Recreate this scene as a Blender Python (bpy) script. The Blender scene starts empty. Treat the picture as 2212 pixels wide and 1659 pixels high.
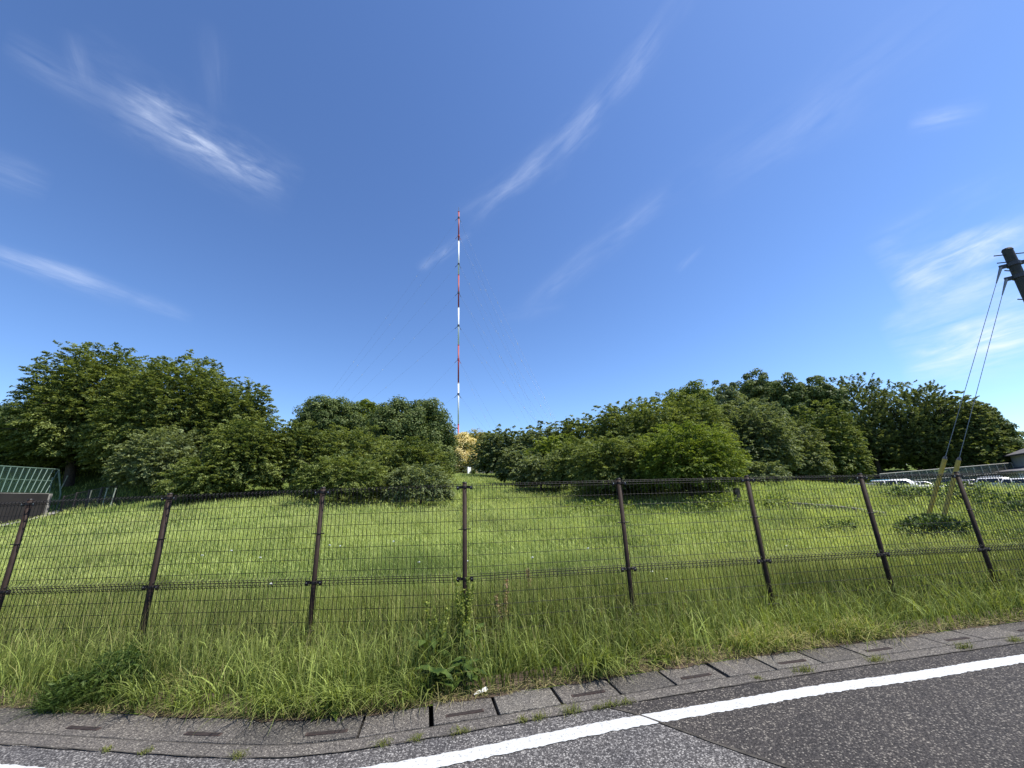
import bpy, bmesh, math, random
import numpy as np
from mathutils import Matrix, Vector

random.seed(7)
rng = np.random.default_rng(11)
C = bpy.context.scene.collection
S = bpy.context.scene
rad = math.radians

# ------------------------------------------------------------------ camera
CAM_H = 1.6
PITCH, ROLL = rad(16.35), rad(-2.228)
cam_d = bpy.data.cameras.new('camera')
cam_d.sensor_width = 36.0
cam_d.lens = 36.0 * 831.0 / 2212.0
cam_d.clip_start = 0.05
cam_d.clip_end = 3000
cam = bpy.data.objects.new('camera', cam_d)
C.objects.link(cam)
CM = Matrix.Rotation(rad(90) + PITCH, 4, 'X') @ Matrix.Rotation(ROLL, 4, 'Z')
cam.matrix_world = Matrix.Translation((0, 0, CAM_H)) @ CM
S.camera = cam

# ------------------------------------------------------------------ light
SUN_EL, SUN_AZ = rad(62), rad(101)           # azimuth from +Y towards +X
sun_dir = Vector((math.cos(SUN_EL) * math.sin(SUN_AZ), math.cos(SUN_EL) * math.cos(SUN_AZ), math.sin(SUN_EL)))
sd = bpy.data.lights.new('sun', 'SUN')
sd.energy = 5.0
sd.angle = rad(0.53)
sd.color = (1.0, 0.955, 0.88)
so = bpy.data.objects.new('sun', sd)
so.rotation_euler = sun_dir.to_track_quat('Z', 'Y').to_euler()
so.location = (20, 20, 60)
C.objects.link(so)

S.view_settings.view_transform = 'Standard'
S.view_settings.look = 'None'
S.view_settings.exposure = 0.60
S.view_settings.gamma = 1.0
S.render.engine = 'CYCLES'
S.cycles.max_bounces = 8
S.cycles.diffuse_bounces = 3
S.cycles.glossy_bounces = 2
S.cycles.transmission_bounces = 4
S.cycles.transparent_max_bounces = 12
S.cycles.caustics_reflective = False
S.cycles.caustics_refractive = False

# direction of a point of the photograph (2212 x 1659 px), and a place at a horizontal distance along it
CM3 = np.array(CM.to_3x3())
def ray(px, py):
    d = CM3 @ np.array([px - 1106.0, -(py - 829.5), -831.0])
    return d / np.linalg.norm(d)
def tanel(px, py):
    d = ray(px, py)
    return d[2] / math.hypot(d[0], d[1])
def at(px, py, d):
    r = ray(px, py)
    h = math.hypot(r[0], r[1])
    return np.array([r[0] / h * d, r[1] / h * d, CAM_H + r[2] / h * d])
def depth(p):
    return float(-(np.linalg.inv(CM3) @ (np.array(p) - np.array([0, 0, CAM_H])))[2])

# ------------------------------------------------------------------ world: sky and cirrus
W = bpy.data.worlds.new('World')
S.world = W
W.use_nodes = True
nt = W.node_tree
for n in list(nt.nodes):
    nt.nodes.remove(n)
N = nt.nodes.new
L = nt.links.new
wout = N('ShaderNodeOutputWorld')
bg = N('ShaderNodeBackground')
L(bg.outputs[0], wout.inputs[0])
sky = N('ShaderNodeTexSky')
sky.sky_type = 'NISHITA'
sky.sun_disc = False
sky.sun_elevation = SUN_EL
sky.sun_rotation = SUN_AZ
sky.altitude = 0
sky.air_density = 1.0
sky.dust_density = 0.3
sky.ozone_density = 3.0
bg.inputs[1].default_value = 0.098

def wm(op, a, b=None, c=None, clamp=False):
    n = N('ShaderNodeMath')
    n.operation = op
    n.use_clamp = clamp
    for i, v in enumerate((a, b, c)):
        if v is None:
            continue
        if isinstance(v, (int, float)):
            n.inputs[i].default_value = v
        else:
            L(v, n.inputs[i])
    return n.outputs[0]
tc = N('ShaderNodeTexCoord')
DIR = tc.outputs['Generated']
def wdot(vec):
    n = N('ShaderNodeVectorMath')
    n.operation = 'DOT_PRODUCT'
    L(DIR, n.inputs[0])
    n.inputs[1].default_value = vec
    return n.outputs['Value']
# each cirrus streak: two ends, half width (radians), bow, density, grain along, grain across
streaks = [
    ((130, 130), (640, 430), 0.055, 0.00, 0.50, 12, 44),
    ((230, 205), (620, 405), 0.034, 0.03, 1.3, 20, 80),
    ((0, 100), (250, 235), 0.022, 0.05, 0.38, 9, 60),
    ((455, 40), (475, 300), 0.022, 0.00, 0.20, 6, 40),
    ((150, 60), (185, 200), 0.014, 0.00, 0.28, 7, 60),
    ((-110, 515), (420, 690), 0.016, 0.02, 1.0, 8, 60),
    ((-80, 340), (110, 415), 0.024, 0.00, 0.34, 8, 50),
    ((1530, -40), (1000, 490), 0.030, 0.13, 0.60, 9, 50),
    ((1200, 300), (1010, 500), 0.018, 0.03, 0.40, 10, 60),
    ((1020, 500), (900, 585), 0.016, 0.00, 0.50, 14, 60),
    ((1660, 270), (1120, 670), 0.030, -0.04, 0.40, 6, 40),
    ((2140, -20), (1500, 420), 0.060, 0.02, 0.32, 5, 26),
    ((1955, 275), (2140, 238), 0.016, 0.00, 0.42, 10, 60),
    ((1930, 640), (2330, 470), 0.075, 0.00, 1.7, 10, 40),
    ((1930, 780), (2330, 670), 0.058, 0.00, 3.4, 9, 40),
    ((1460, 590), (1520, 525), 0.010, 0.00, 0.22, 10, 60),
    ((1080, 690), (1230, 660), 0.022, 0.00, 0.14, 8, 40),
]
acc = None
for k, (a, b, hw, bow, den, ga, gc) in enumerate(streaks):
    va, vb = Vector(ray(*a)), Vector(ray(*b))
    mid = (va + vb).normalized()
    nn = va.cross(vb).normalized()
    tt = nn.cross(mid).normalized()
    half = va.angle(vb) / 2
    al = wdot(tt)
    acx = wdot(nn)
    fw = wdot(mid)
    if bow:
        acx = wm('SUBTRACT', acx, wm('MULTIPLY', wm('SUBTRACT', wm('MULTIPLY', al, al), half * half * 0.5), bow * 4))
    cmb = N('ShaderNodeCombineXYZ')
    L(wm('MULTIPLY', al, ga), cmb.inputs[0])
    L(wm('MULTIPLY', acx, gc), cmb.inputs[1])
    cmb.inputs[2].default_value = 3.7 * k
    nz = N('ShaderNodeTexNoise')
    nz.inputs['Scale'].default_value = 1.0
    nz.inputs['Detail'].default_value = 6
    nz.inputs['Roughness'].default_value = 0.62
    nz.inputs['Distortion'].default_value = 0.5
    L(cmb.outputs[0], nz.inputs['Vector'])
    grain = wm('MULTIPLY', wm('SUBTRACT', nz.outputs['Fac'], 0.30), 1.9, clamp=True)
    c2_ = N('ShaderNodeCombineXYZ')
    L(wm('MULTIPLY', al, ga * 0.8), c2_.inputs[0])
    L(wm('MULTIPLY', acx, ga * 1.6), c2_.inputs[1])
    c2_.inputs[2].default_value = 11.3 + 2.1 * k
    nb = N('ShaderNodeTexNoise')
    nb.inputs['Scale'].default_value = 1.0
    nb.inputs['Detail'].default_value = 4
    L(c2_.outputs[0], nb.inputs['Vector'])
    grain = wm('MULTIPLY', grain, wm('MULTIPLY', wm('SUBTRACT', nb.outputs['Fac'], 0.30), 2.6, clamp=True))
    acx = wm('ADD', acx, wm('MULTIPLY', wm('SUBTRACT', nb.outputs['Fac'], 0.5), hw * 1.6))
    g1 = wm('DIVIDE', acx, hw)
    gauss = wm('EXPONENT', wm('MULTIPLY', wm('MULTIPLY', g1, g1), -1.6))
    e1 = wm('DIVIDE', al, half)
    ends = wm('SUBTRACT', 1.0, wm('POWER', wm('ABSOLUTE', e1), 1.7), clamp=True)
    front = wm('GREATER_THAN', fw, 0.2)
    m = wm('MULTIPLY', wm('MULTIPLY', wm('MULTIPLY', gauss, ends), wm('MULTIPLY', grain, den * 0.82)), front)
    acc = m if acc is None else wm('SUBTRACT', 1.0, wm('MULTIPLY', wm('SUBTRACT', 1.0, acc), wm('SUBTRACT', 1.0, m)))
tint = N('ShaderNodeMix')
tint.data_type = 'RGBA'
tint.blend_type = 'MULTIPLY'
tint.inputs['Factor'].default_value = 1.0
gam = N('ShaderNodeGamma')
gam.inputs[1].default_value = 1.2
L(sky.outputs[0], gam.inputs[0])
L(gam.outputs[0], tint.inputs['A'])
tint.inputs['B'].default_value = (0.82, 0.90, 1.02, 1)
mx = N('ShaderNodeMix')
mx.data_type = 'RGBA'
L(acc, mx.inputs['Factor'])
L(tint.outputs['Result'], mx.inputs['A'])
mx.inputs['B'].default_value = (6.6, 7.3, 8.8, 1)
L(mx.outputs['Result'], bg.inputs[0])

# ------------------------------------------------------------------ helpers: tags and meshes
def tag(o, label=None, cat=None, group=None, kind=None):
    if label: o['label'] = label
    if cat: o['category'] = cat
    if group: o['group'] = group
    if kind: o['kind'] = kind
    return o
def empty(name, loc, label, cat, group=None, rz=0.0):
    o = bpy.data.objects.new(name, None)
    o.empty_display_size = 0.2
    o.location = loc
    o.rotation_euler = (0, 0, rz)
    C.objects.link(o)
    return tag(o, label, cat, group)
def link(name, me, mat, parent=None, loc=None):
    o = bpy.data.objects.new(name, me)
    if mat is not None:
        for m in (mat if isinstance(mat, (list, tuple)) else [mat]):
            me.materials.append(m)
    if parent is not None: o.parent = parent
    if loc is not None: o.location = loc
    C.objects.link(o)
    return o
def np_mesh(name, V, F, attrs=None, smooth=False):
    """V (n,3) and F (m,4) or (m,3) arrays into a mesh, with point float attributes"""
    me = bpy.data.meshes.new(name)
    V = np.ascontiguousarray(V, dtype=np.float32)
    F = np.ascontiguousarray(F, dtype=np.int32)
    k = F.shape[1]
    me.vertices.add(len(V))
    me.vertices.foreach_set('co', V.ravel())
    me.loops.add(F.size)
    me.loops.foreach_set('vertex_index', F.ravel())
    me.polygons.add(len(F))
    me.polygons.foreach_set('loop_start', np.arange(0, F.size, k, dtype=np.int32))
    me.update(calc_edges=True)
    if smooth:
        me.polygons.foreach_set('use_smooth', np.ones(len(F), dtype=bool))
    for nme, arr in (attrs or {}).items():
        a = me.attributes.new(nme, 'FLOAT', 'POINT')
        a.data.foreach_set('value', np.ascontiguousarray(arr, dtype=np.float32))
    return me
class MB:
    """collects solids, builds one mesh object"""
    def __init__(s):
        s.bm = bmesh.new()
    def box(s, c, size, rz=0.0, M=None):
        m = Matrix.Translation(c) @ Matrix.Rotation(rz, 4, 'Z')
        if M is not None: m = M @ m
        m = m @ Matrix.Diagonal((size[0], size[1], size[2], 1))
        bmesh.ops.create_cube(s.bm, size=1.0, matrix=m)
        return s
    def rod(s, a, b, r, n=6, r2=None, caps=True):
        a, b = Vector(a), Vector(b)
        d = b - a
        if d.length < 1e-6: return s
        m = Matrix.Translation((a + b) / 2) @ d.to_track_quat('Z', 'Y').to_matrix().to_4x4()
        bmesh.ops.create_cone(s.bm, cap_ends=caps, segments=n, radius1=r, radius2=r if r2 is None else r2, depth=d.length, matrix=m)
        return s
    def ball(s, c, r, n=8):
        bmesh.ops.create_uvsphere(s.bm, u_segments=n, v_segments=max(4, n // 2 + 1), radius=r, matrix=Matrix.Translation(c))
        return s
    def poly(s, pts):
        s.bm.faces.new([s.bm.verts.new(p) for p in pts])
        return s
    def prism(s, pts, ext):
        """closed outline pts swept by vector ext"""
        e = Vector(ext)
        a = [s.bm.verts.new(p) for p in pts]
        b = [s.bm.verts.new(Vector(p) + e) for p in pts]
        s.bm.faces.new(a)
        s.bm.faces.new(list(reversed(b)))
        for i in range(len(a)):
            j = (i + 1) % len(a)
            s.bm.faces.new((a[j], a[i], b[i], b[j]))
        return s
    def build(s, name, mat, parent=None, loc=None, bevel=0.0, smooth=False, segs=2):
        bmesh.ops.recalc_face_normals(s.bm, faces=s.bm.faces)
        if bevel:
            bmesh.ops.bevel(s.bm, geom=list(s.bm.edges), offset=bevel, segments=segs, affect='EDGES', profile=0.6)
        me = bpy.data.meshes.new(name)
        s.bm.to_mesh(me)
        s.bm.free()
        if smooth:
            for p in me.polygons: p.use_smooth = True
        return link(name, me, mat, parent, loc)
def tubes(P0, P1, r, n=4):
    """many straight thin bars at once (numpy): arrays of ends"""
    P0, P1 = np.asarray(P0, float), np.asarray(P1, float)
    d = P1 - P0
    d /= np.linalg.norm(d, axis=1)[:, None] + 1e-12
    ref = np.where(np.abs(d[:, 2:3]) > 0.9, np.array([[1.0, 0, 0]]), np.array([[0, 0, 1.0]]))
    u = np.cross(d, ref); u /= np.linalg.norm(u, axis=1)[:, None]
    v = np.cross(d, u)
    V, F = [], []
    m = len(P0)
    ang = [2 * math.pi * (i + 0.5) / n for i in range(n)]
    ring = np.stack([u * math.cos(a) * r + v * math.sin(a) * r for a in ang], 1)
    A = P0[:, None] + ring
    B = P1[:, None] + ring
    V = np.concatenate([A, B], 1).reshape(-1, 3)
    base = (np.arange(m) * 2 * n)[:, None]
    F = np.concatenate([np.concatenate([base + i, base + (i + 1) % n, base + n + (i + 1) % n, base + n + i], 1) for i in range(n)], 0)
    return V, F

# ------------------------------------------------------------------ helpers: materials
def new_mat(name):
    m = bpy.data.materials.new(name)
    m.use_nodes = True
    t = m.node_tree
    for n in list(t.nodes): t.nodes.remove(n)
    out = t.nodes.new('ShaderNodeOutputMaterial')
    return m, t, out
def simple(name, col, rough=0.6, metal=0.0, var=0.12, scale=8.0, bump=0.0, bscale=40.0, spec=0.4, col2=None):
    m, t, out = new_mat(name)
    p = t.nodes.new('ShaderNodeBsdfPrincipled')
    t.links.new(p.outputs[0], out.inputs[0])
    p.inputs['Roughness'].default_value = rough
    p.inputs['Metallic'].default_value = metal
    p.inputs['Specular IOR Level'].default_value = spec
    g = t.nodes.new('ShaderNodeNewGeometry')
    nz = t.nodes.new('ShaderNodeTexNoise')
    nz.inputs['Scale'].default_value = scale
    nz.inputs['Detail'].default_value = 5
    t.links.new(g.outputs['Position'], nz.inputs['Vector'])
    r = t.nodes.new('ShaderNodeValToRGB')
    c2 = col2 if col2 else tuple(min(1, c * (1 + var)) for c in col)
    c1 = col if col2 else tuple(c * (1 - var) for c in col)
    r.color_ramp.elements[0].position = 0.33
    r.color_ramp.elements[1].position = 0.67
    r.color_ramp.elements[0].color = (*c1, 1)
    r.color_ramp.elements[1].color = (*c2, 1)
    t.links.new(nz.outputs['Fac'], r.inputs[0])
    t.links.new(r.outputs[0], p.inputs['Base Color'])
    if bump:
        n2 = t.nodes.new('ShaderNodeTexNoise')
        n2.inputs['Scale'].default_value = bscale
        n2.inputs['Detail'].default_value = 4
        t.links.new(g.outputs['Position'], n2.inputs['Vector'])
        b = t.nodes.new('ShaderNodeBump')
        b.inputs['Strength'].default_value = bump
        b.inputs['Distance'].default_value = 0.01
        t.links.new(n2.outputs['Fac'], b.inputs['Height'])
        t.links.new(b.outputs[0], p.inputs['Normal'])
    return m
def leaf_mat(name, c_dark, c_light, trans=0.35, patch=0.25, tip=None, rough=0.55, spec=0.14, amp=1.2):
    """leaf or blade: per-leaf random colour, soft patches through the plant, light passing through"""
    m, t, out = new_mat(name)
    nn, ll = t.nodes.new, t.links.new
    at_ = nn('ShaderNodeAttribute'); at_.attribute_name = 'rnd'
    ramp = nn('ShaderNodeValToRGB')
    ramp.color_ramp.elements[0].color = (*c_dark, 1)
    ramp.color_ramp.elements[1].color = (*c_light, 1)
    g = nn('ShaderNodeNewGeometry')
    nz = nn('ShaderNodeTexNoise'); nz.inputs['Scale'].default_value = patch; nz.inputs['Detail'].default_value = 3
    ll(g.outputs['Position'], nz.inputs['Vector'])
    mm = nn('ShaderNodeMath'); mm.operation = 'MULTIPLY_ADD'
    ll(nz.outputs['Fac'], mm.inputs[0]); mm.inputs[1].default_value = amp
    m2 = nn('ShaderNodeMath'); m2.operation = 'SUBTRACT'
    ll(at_.outputs['Fac'], m2.inputs[0]); m2.inputs[1].default_value = amp / 2
    ll(m2.outputs[0], mm.inputs[2])
    ll(mm.outputs[0], ramp.inputs[0])
    col = ramp.outputs[0]
    if tip is not None:
        a2 = nn('ShaderNodeAttribute'); a2.attribute_name = 'tip'
        mx_ = nn('ShaderNodeMix'); mx_.data_type = 'RGBA'
        ll(a2.outputs['Fac'], mx_.inputs['Factor'])
        ll(col, mx_.inputs['A']); mx_.inputs['B'].default_value = (*tip, 1)
        col = mx_.outputs['Result']
    pr = nn('ShaderNodeBsdfPrincipled')
    pr.inputs['Roughness'].default_value = rough
    pr.inputs['Specular IOR Level'].default_value = spec
    ll(col, pr.inputs['Base Color'])
    tr = nn('ShaderNodeBsdfTranslucent')
    tcl = nn('ShaderNodeMix'); tcl.data_type = 'RGBA'; tcl.blend_type = 'MULTIPLY'
    tcl.inputs['Factor'].default_value = 1.0
    ll(col, tcl.inputs['A']); tcl.inputs['B'].default_value = (1.5, 1.45, 0.75, 1)
    ll(tcl.outputs['Result'], tr.inputs['Color'])
    ms = nn('ShaderNodeMixShader'); ms.inputs[0].default_value = trans
    ll(pr.outputs[0], ms.inputs[1]); ll(tr.outputs[0], ms.inputs[2])
    ll(ms.outputs[0], out.inputs[0])
    return m

# ------------------------------------------------------------------ road line: asphalt edge along the gutter
_cx = np.array([-60, -30, -12, -6, -3.88, -2.67, -1.85, -1.35, -0.7, 0.23, 1.42, 2.79, 5.07, 9, 14, 30, 60])
_cy = np.array([12.5, 7.6, 4.75, 3.76, 3.42, 3.24, 3.13, 3.14, 3.275, 3.505, 3.79, 4.08, 4.52, 5.25, 6.1, 8.8, 13.8])
def _chaikin(x, y, n=3):
    P = np.stack([x, y], 1)
    for _ in range(n):
        Q = np.empty((2 * (len(P) - 1) + 2, 2))
        Q[0] = P[0]; Q[-1] = P[-1]
        Q[1:-1:2] = 0.75 * P[:-1] + 0.25 * P[1:]
        Q[2:-1:2] = 0.25 * P[:-1] + 0.75 * P[1:]
        P = Q
    return P[:, 0], P[:, 1]
_sx, _sy = _chaikin(_cx, _cy)
def yC(x):
    return np.interp(x, _sx, _sy)
def slopeC(x):
    return (yC(np.asarray(x) + 0.15) - yC(np.asarray(x) - 0.15)) / 0.3
def off(x, o):
    """point at perpendicular offset o (positive: away from the road) from the edge at x"""
    s = slopeC(x)
    n = np.sqrt(1 + s * s)
    return x - s / n * o, yC(x) + o / n

# fence line: two straight runs meeting at the fourth post
FA, FB, FE = np.array([-6.11, 5.10]), np.array([-0.635, 4.86]), np.array([6.62, 5.99])
def yF(x):
    x = np.asarray(x, float)
    return np.where(x < FB[0], FB[1] + (x - FB[0]) * (FA[1] - FB[1]) / (FA[0] - FB[0]), FB[1] + (x - FB[0]) * (FE[1] - FB[1]) / (FE[0] - FB[0]))

# ------------------------------------------------------------------ terrain from spot heights
ctrl = []
for x in (-40, -24, -14, -9, -6, -3, -0.6, 2, 4, 6.5, 10, 16, 26, 44):
    y = float(yF(x))
    ctrl.append((x, y, -0.22))
    ctrl.append((x, y + 1.5, -0.10))
for px, py, d in [(640, 1085, 22), (990, 1085, 22), (800, 1088, 20), (1000, 1022, 75), (1120, 1021, 75), (900, 1021, 72), (1140, 1060, 29),
                  (1400, 1095, 18), (1550, 1062, 22), (1593, 1072, 21.5), (1735, 1083, 17.5), (1900, 1100, 16), (2100, 1058, 20), (2212, 1062, 19), (2000, 1056, 21),
                  (1900, 1055, 22), (1690, 1033, 42), (0, 1118, 40), (104, 1107, 40), (140, 1010, 50), (0, 1003, 52), (330, 1037, 39), (600, 1062, 30), (250, 1088, 32), (420, 1080, 29),
                  (1250, 1040, 48), (1400, 1030, 55), (50, 1146, 26), (200, 1125, 25), (60, 1180, 16), (-100, 1150, 28)]:
    p = at(px, py, d)
    ctrl.append((p[0], p[1], p[2] - 0.30))
for px, d, z in [(1880, 44, 1.0), (2050, 40, 0.6), (2212, 40, 0.5), (1900, 62, 0.1), (2050, 62, 0.0), (2212, 62, 0.0), (1960, 74, 0.0), (2100, 74, 0.0), (2300, 74, 0.0), (2300, 100, 0.0), (2200, 97, 0.0),
                 (1700, 92, 3.2), (1850, 96, 3.0), (2000, 100, 3.2), (1500, 95, 5), (1000, 100, 6.4), (1250, 100, 6.2), (700, 80, 6.0), (400, 70, 6.5), (100, 70, 6.5), (-200, 50, 4), (-200, 80, 5), (2500, 60, 0)]:
    p = at(px, 1000, d)
    ctrl.append((p[0], p[1], z))
ctrl = np.array(ctrl)
def _tps(r):
    return np.where(r > 1e-9, r * r * np.log(np.maximum(r, 1e-9)), 0.0)
_K = _tps(np.linalg.norm(ctrl[:, None, :2] - ctrl[None, :, :2], axis=2)) + np.eye(len(ctrl)) * 3.0
_Pm = np.concatenate([np.ones((len(ctrl), 1)), ctrl[:, :2]], 1)
_A = np.zeros((len(ctrl) + 3, len(ctrl) + 3))
_A[:len(ctrl), :len(ctrl)] = _K; _A[:len(ctrl), len(ctrl):] = _Pm; _A[len(ctrl):, :len(ctrl)] = _Pm.T
_w = np.linalg.solve(_A, np.concatenate([ctrl[:, 2], np.zeros(3)]))
def ground(x, y):
    x = np.asarray(x, float); y = np.asarray(y, float)
    sh = x.shape
    x, y = x.ravel(), y.ravel()
    # far away the land levels out
    d = np.hypot(x, y)
    k = np.where(d > 115, 115 / np.maximum(d, 1e-6), 1.0)
    qx, qy = x * k, y * k
    z = np.empty_like(x)
    for i in range(0, len(x), 20000):
        sl = slice(i, i + 20000)
        r = np.hypot(qx[sl, None] - ctrl[None, :, 0], qy[sl, None] - ctrl[None, :, 1])
        z[sl] = _tps(r) @ _w[:len(ctrl)] + _w[-3] + _w[-2] * qx[sl] + _w[-1] * qy[sl]
    z = np.clip(z, -0.6, 9.0)
    z += 0.04 * np.sin(x * 0.9 + 0.4) * np.sin(y * 1.1) * np.clip((y - 6) / 6, 0, 1)
    # the verge falls gently from the back of the gutter to the fence
    g = yC(x) + 0.42
    f = np.clip((y - g) / np.maximum(yF(x) + 0.6 - g, 0.2), 0, 1)
    f = f * f * (3 - 2 * f)
    z = 0.015 * (1 - f) + z * f
    return z.reshape(sh)
def gz(x, y):
    return float(ground(np.array([x]), np.array([y]))[0])

# materials of the setting ---------------------------------------------------
def asphalt(name, base, chips, chip_amt, dark=0.55):
    m, t, out = new_mat(name)
    nn, ll = t.nodes.new, t.links.new
    g = nn('ShaderNodeNewGeometry')
    p = nn('ShaderNodeBsdfPrincipled')
    p.inputs['Roughness'].default_value = 0.85
    p.inputs['Specular IOR Level'].default_value = 0.3
    ll(p.outputs[0], out.inputs[0])
    v = nn('ShaderNodeTexVoronoi'); v.inputs['Scale'].default_value = 95; v.inputs['Randomness'].default_value = 1
    ll(g.outputs['Position'], v.inputs['Vector'])
    sep = nn('ShaderNodeSeparateColor'); ll(v.outputs['Color'], sep.inputs[0])
    r = nn('ShaderNodeValToRGB')
    e = r.color_ramp.elements
    e[0].position = 0.0; e[0].color = (*[c * dark for c in base], 1)
    e[1].position = 1.0; e[1].color = (*chips, 1)
    e2 = r.color_ramp.elements.new(1 - chip_amt); e2.color = (*base, 1)
    ll(sep.outputs[0], r.inputs[0])
    # dark gaps between the stones
    r2 = nn('ShaderNodeValToRGB')
    r2.color_ramp.elements[0].position = 0.35; r2.color_ramp.elements[0].color = (1, 1, 1, 1)
    r2.color_ramp.elements[1].position = 0.75; r2.color_ramp.elements[1].color = (0.35, 0.35, 0.36, 1)
    ll(v.outputs['Distance'], r2.inputs[0])
    mu = nn('ShaderNodeMix'); mu.data_type = 'RGBA'; mu.blend_type = 'MULTIPLY'; mu.inputs['Factor'].default_value = 1
    ll(r.outputs[0], mu.inputs['A']); ll(r2.outputs[0], mu.inputs['B'])
    nz = nn('ShaderNodeTexNoise'); nz.inputs['Scale'].default_value = 2.2; nz.inputs['Detail'].default_value = 6; nz.inputs['Roughness'].default_value = 0.6
    ll(g.outputs['Position'], nz.inputs['Vector'])
    r3 = nn('ShaderNodeValToRGB')
    r3.color_ramp.elements[0].position = 0.3; r3.color_ramp.elements[0].color = (0.78, 0.78, 0.8, 1)
    r3.color_ramp.elements[1].position = 0.7; r3.color_ramp.elements[1].color = (1.15, 1.13, 1.1, 1)
    ll(nz.outputs['Fac'], r3.inputs[0])
    m3 = nn('ShaderNodeMix'); m3.data_type = 'RGBA'; m3.blend_type = 'MULTIPLY'; m3.inputs['Factor'].default_value = 1
    ll(mu.outputs['Result'], m3.inputs['A']); ll(r3.outputs[0], m3.inputs['B'])
    ll(m3.outputs['Result'], p.inputs['Base Color'])
    b = nn('ShaderNodeBump'); b.inputs['Strength'].default_value = 0.9; b.inputs['Distance'].default_value = 0.006
    ll(v.outputs['Distance'], b.inputs['Height']); b.invert = True
    ll(b.outputs[0], p.inputs['Normal'])
    return m
M_old = asphalt('asphalt_worn', (0.122, 0.114, 0.110), (0.36, 0.345, 0.32), 0.40)
M_new = asphalt('asphalt_dark', (0.066, 0.058, 0.053), (0.27, 0.245, 0.205), 0.22)
M_conc = asphalt('gutter_concrete', (0.150, 0.135, 0.118), (0.30, 0.275, 0.23), 0.22, dark=0.72)
M_conc2 = asphalt('gutter_concrete_dark', (0.110, 0.100, 0.088), (0.24, 0.22, 0.18), 0.2, dark=0.72)
M_conc3 = asphalt('gutter_concrete_pale', (0.180, 0.165, 0.142), (0.33, 0.305, 0.255), 0.25, dark=0.72)
M_soil = simple('soil', (0.075, 0.052, 0.034), 0.95, var=0.4, scale=6, bump=0.6, bscale=30)
M_joint = simple('joint_dirt', (0.012, 0.011, 0.010), 0.95, var=0.3, scale=20)
M_crack = simple('crack_dirt', (0.030, 0.026, 0.021), 0.95, var=0.5, scale=14, col2=(0.075, 0.066, 0.054))
M_iron = simple('rusty_iron', (0.045, 0.028, 0.022), 0.7, var=0.4, scale=60, col2=(0.075, 0.05, 0.042))

m, t, out = new_mat('road_paint')                                  # worn white line
nn, ll = t.nodes.new, t.links.new
p = nn('ShaderNodeBsdfPrincipled'); p.inputs['Roughness'].default_value = 0.6
g = nn('ShaderNodeNewGeometry')
nz = nn('ShaderNodeTexNoise'); nz.inputs['Scale'].default_value = 55; nz.inputs['Detail'].default_value = 6; nz.inputs['Roughness'].default_value = 0.7
ll(g.outputs['Position'], nz.inputs['Vector'])
r = nn('ShaderNodeValToRGB')
r.color_ramp.elements[0].position = 0.34; r.color_ramp.elements[0].color = (0.22, 0.22, 0.21, 1)
r.color_ramp.elements[1].position = 0.45; r.color_ramp.elements[1].color = (0.47, 0.47, 0.455, 1)
ll(nz.outputs['Fac'], r.inputs[0]); ll(r.outputs[0], p.inputs['Base Color'])
b = nn('ShaderNodeBump'); b.inputs['Strength'].default_value = 0.5; b.inputs['Distance'].default_value = 0.004
ll(nz.outputs['Fac'], b.inputs['Height']); ll(b.outputs[0], p.inputs['Normal']); ll(p.outputs[0], out.inputs[0])
M_paint = m

m, t, out = new_mat('meadow_ground')
nn, ll = t.nodes.new, t.links.new
p = nn('ShaderNodeBsdfPrincipled'); p.inputs['Roughness'].default_value = 0.95; p.inputs['Specular IOR Level'].default_value = 0.1
g = nn('ShaderNodeNewGeometry')
nz = nn('ShaderNodeTexNoise'); nz.inputs['Scale'].default_value = 0.6; nz.inputs['Detail'].default_value = 8; nz.inputs['Roughness'].default_value = 0.7
ll(g.outputs['Position'], nz.inputs['Vector'])
r = nn('ShaderNodeValToRGB')
r.color_ramp.elements[0].position = 0.3; r.color_ramp.elements[0].color = (0.055, 0.085, 0.016, 1)
r.color_ramp.elements[1].position = 0.7; r.color_ramp.elements[1].color = (0.115, 0.150, 0.032, 1)
ll(nz.outputs['Fac'], r.inputs[0]); ll(r.outputs[0], p.inputs['Base Color']); ll(p.outputs[0], out.inputs[0])
M_ground = m

# ------------------------------------------------------------------ ground, roads, gutter
def geo_steps(a, b, s0, k):
    v, s = [a], s0
    while v[-1] < b:
        v.append(v[-1] + s); s *= k
    return np.array(v)
xs = geo_steps(0, 420, 0.35, 1.045)
xs = np.concatenate([-xs[::-1][:-1], xs])
ss = geo_steps(0.0, 420, 0.16, 1.045)
X, SS = np.meshgrid(xs, ss)
Y = yC(X) + 0.42 + SS
Z = ground(X, Y)
idx = np.arange(X.size).reshape(X.shape)
F = np.stack([idx[:-1, :-1], idx[:-1, 1:], idx[1:, 1:], idx[1:, :-1]], -1).reshape(-1, 4)
o = link('ground', np_mesh('ground', np.stack([X, Y, Z], -1).reshape(-1, 3), F, smooth=True), M_ground)
tag(o, kind='structure')

def strip(name, xv, o0, o1, z, mat, z1=None, jit0=None, jit1=None):
    """ribbon along the gutter between two offsets"""
    a = np.stack(off(xv, o0 if jit0 is None else o0 + jit0), 1)
    b_ = np.stack(off(xv, o1 if jit1 is None else o1 + jit1), 1)
    n = len(xv)
    V = np.concatenate([np.c_[a, np.full(n, z)], np.c_[b_, np.full(n, z if z1 is None else z1)]])
    i = np.arange(n - 1)
    F = np.stack([i, i + 1, n + i + 1, n + i], 1)
    return link(name, np_mesh(name, V, F), mat)
xr = np.linspace(-60, 60, 481)
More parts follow.
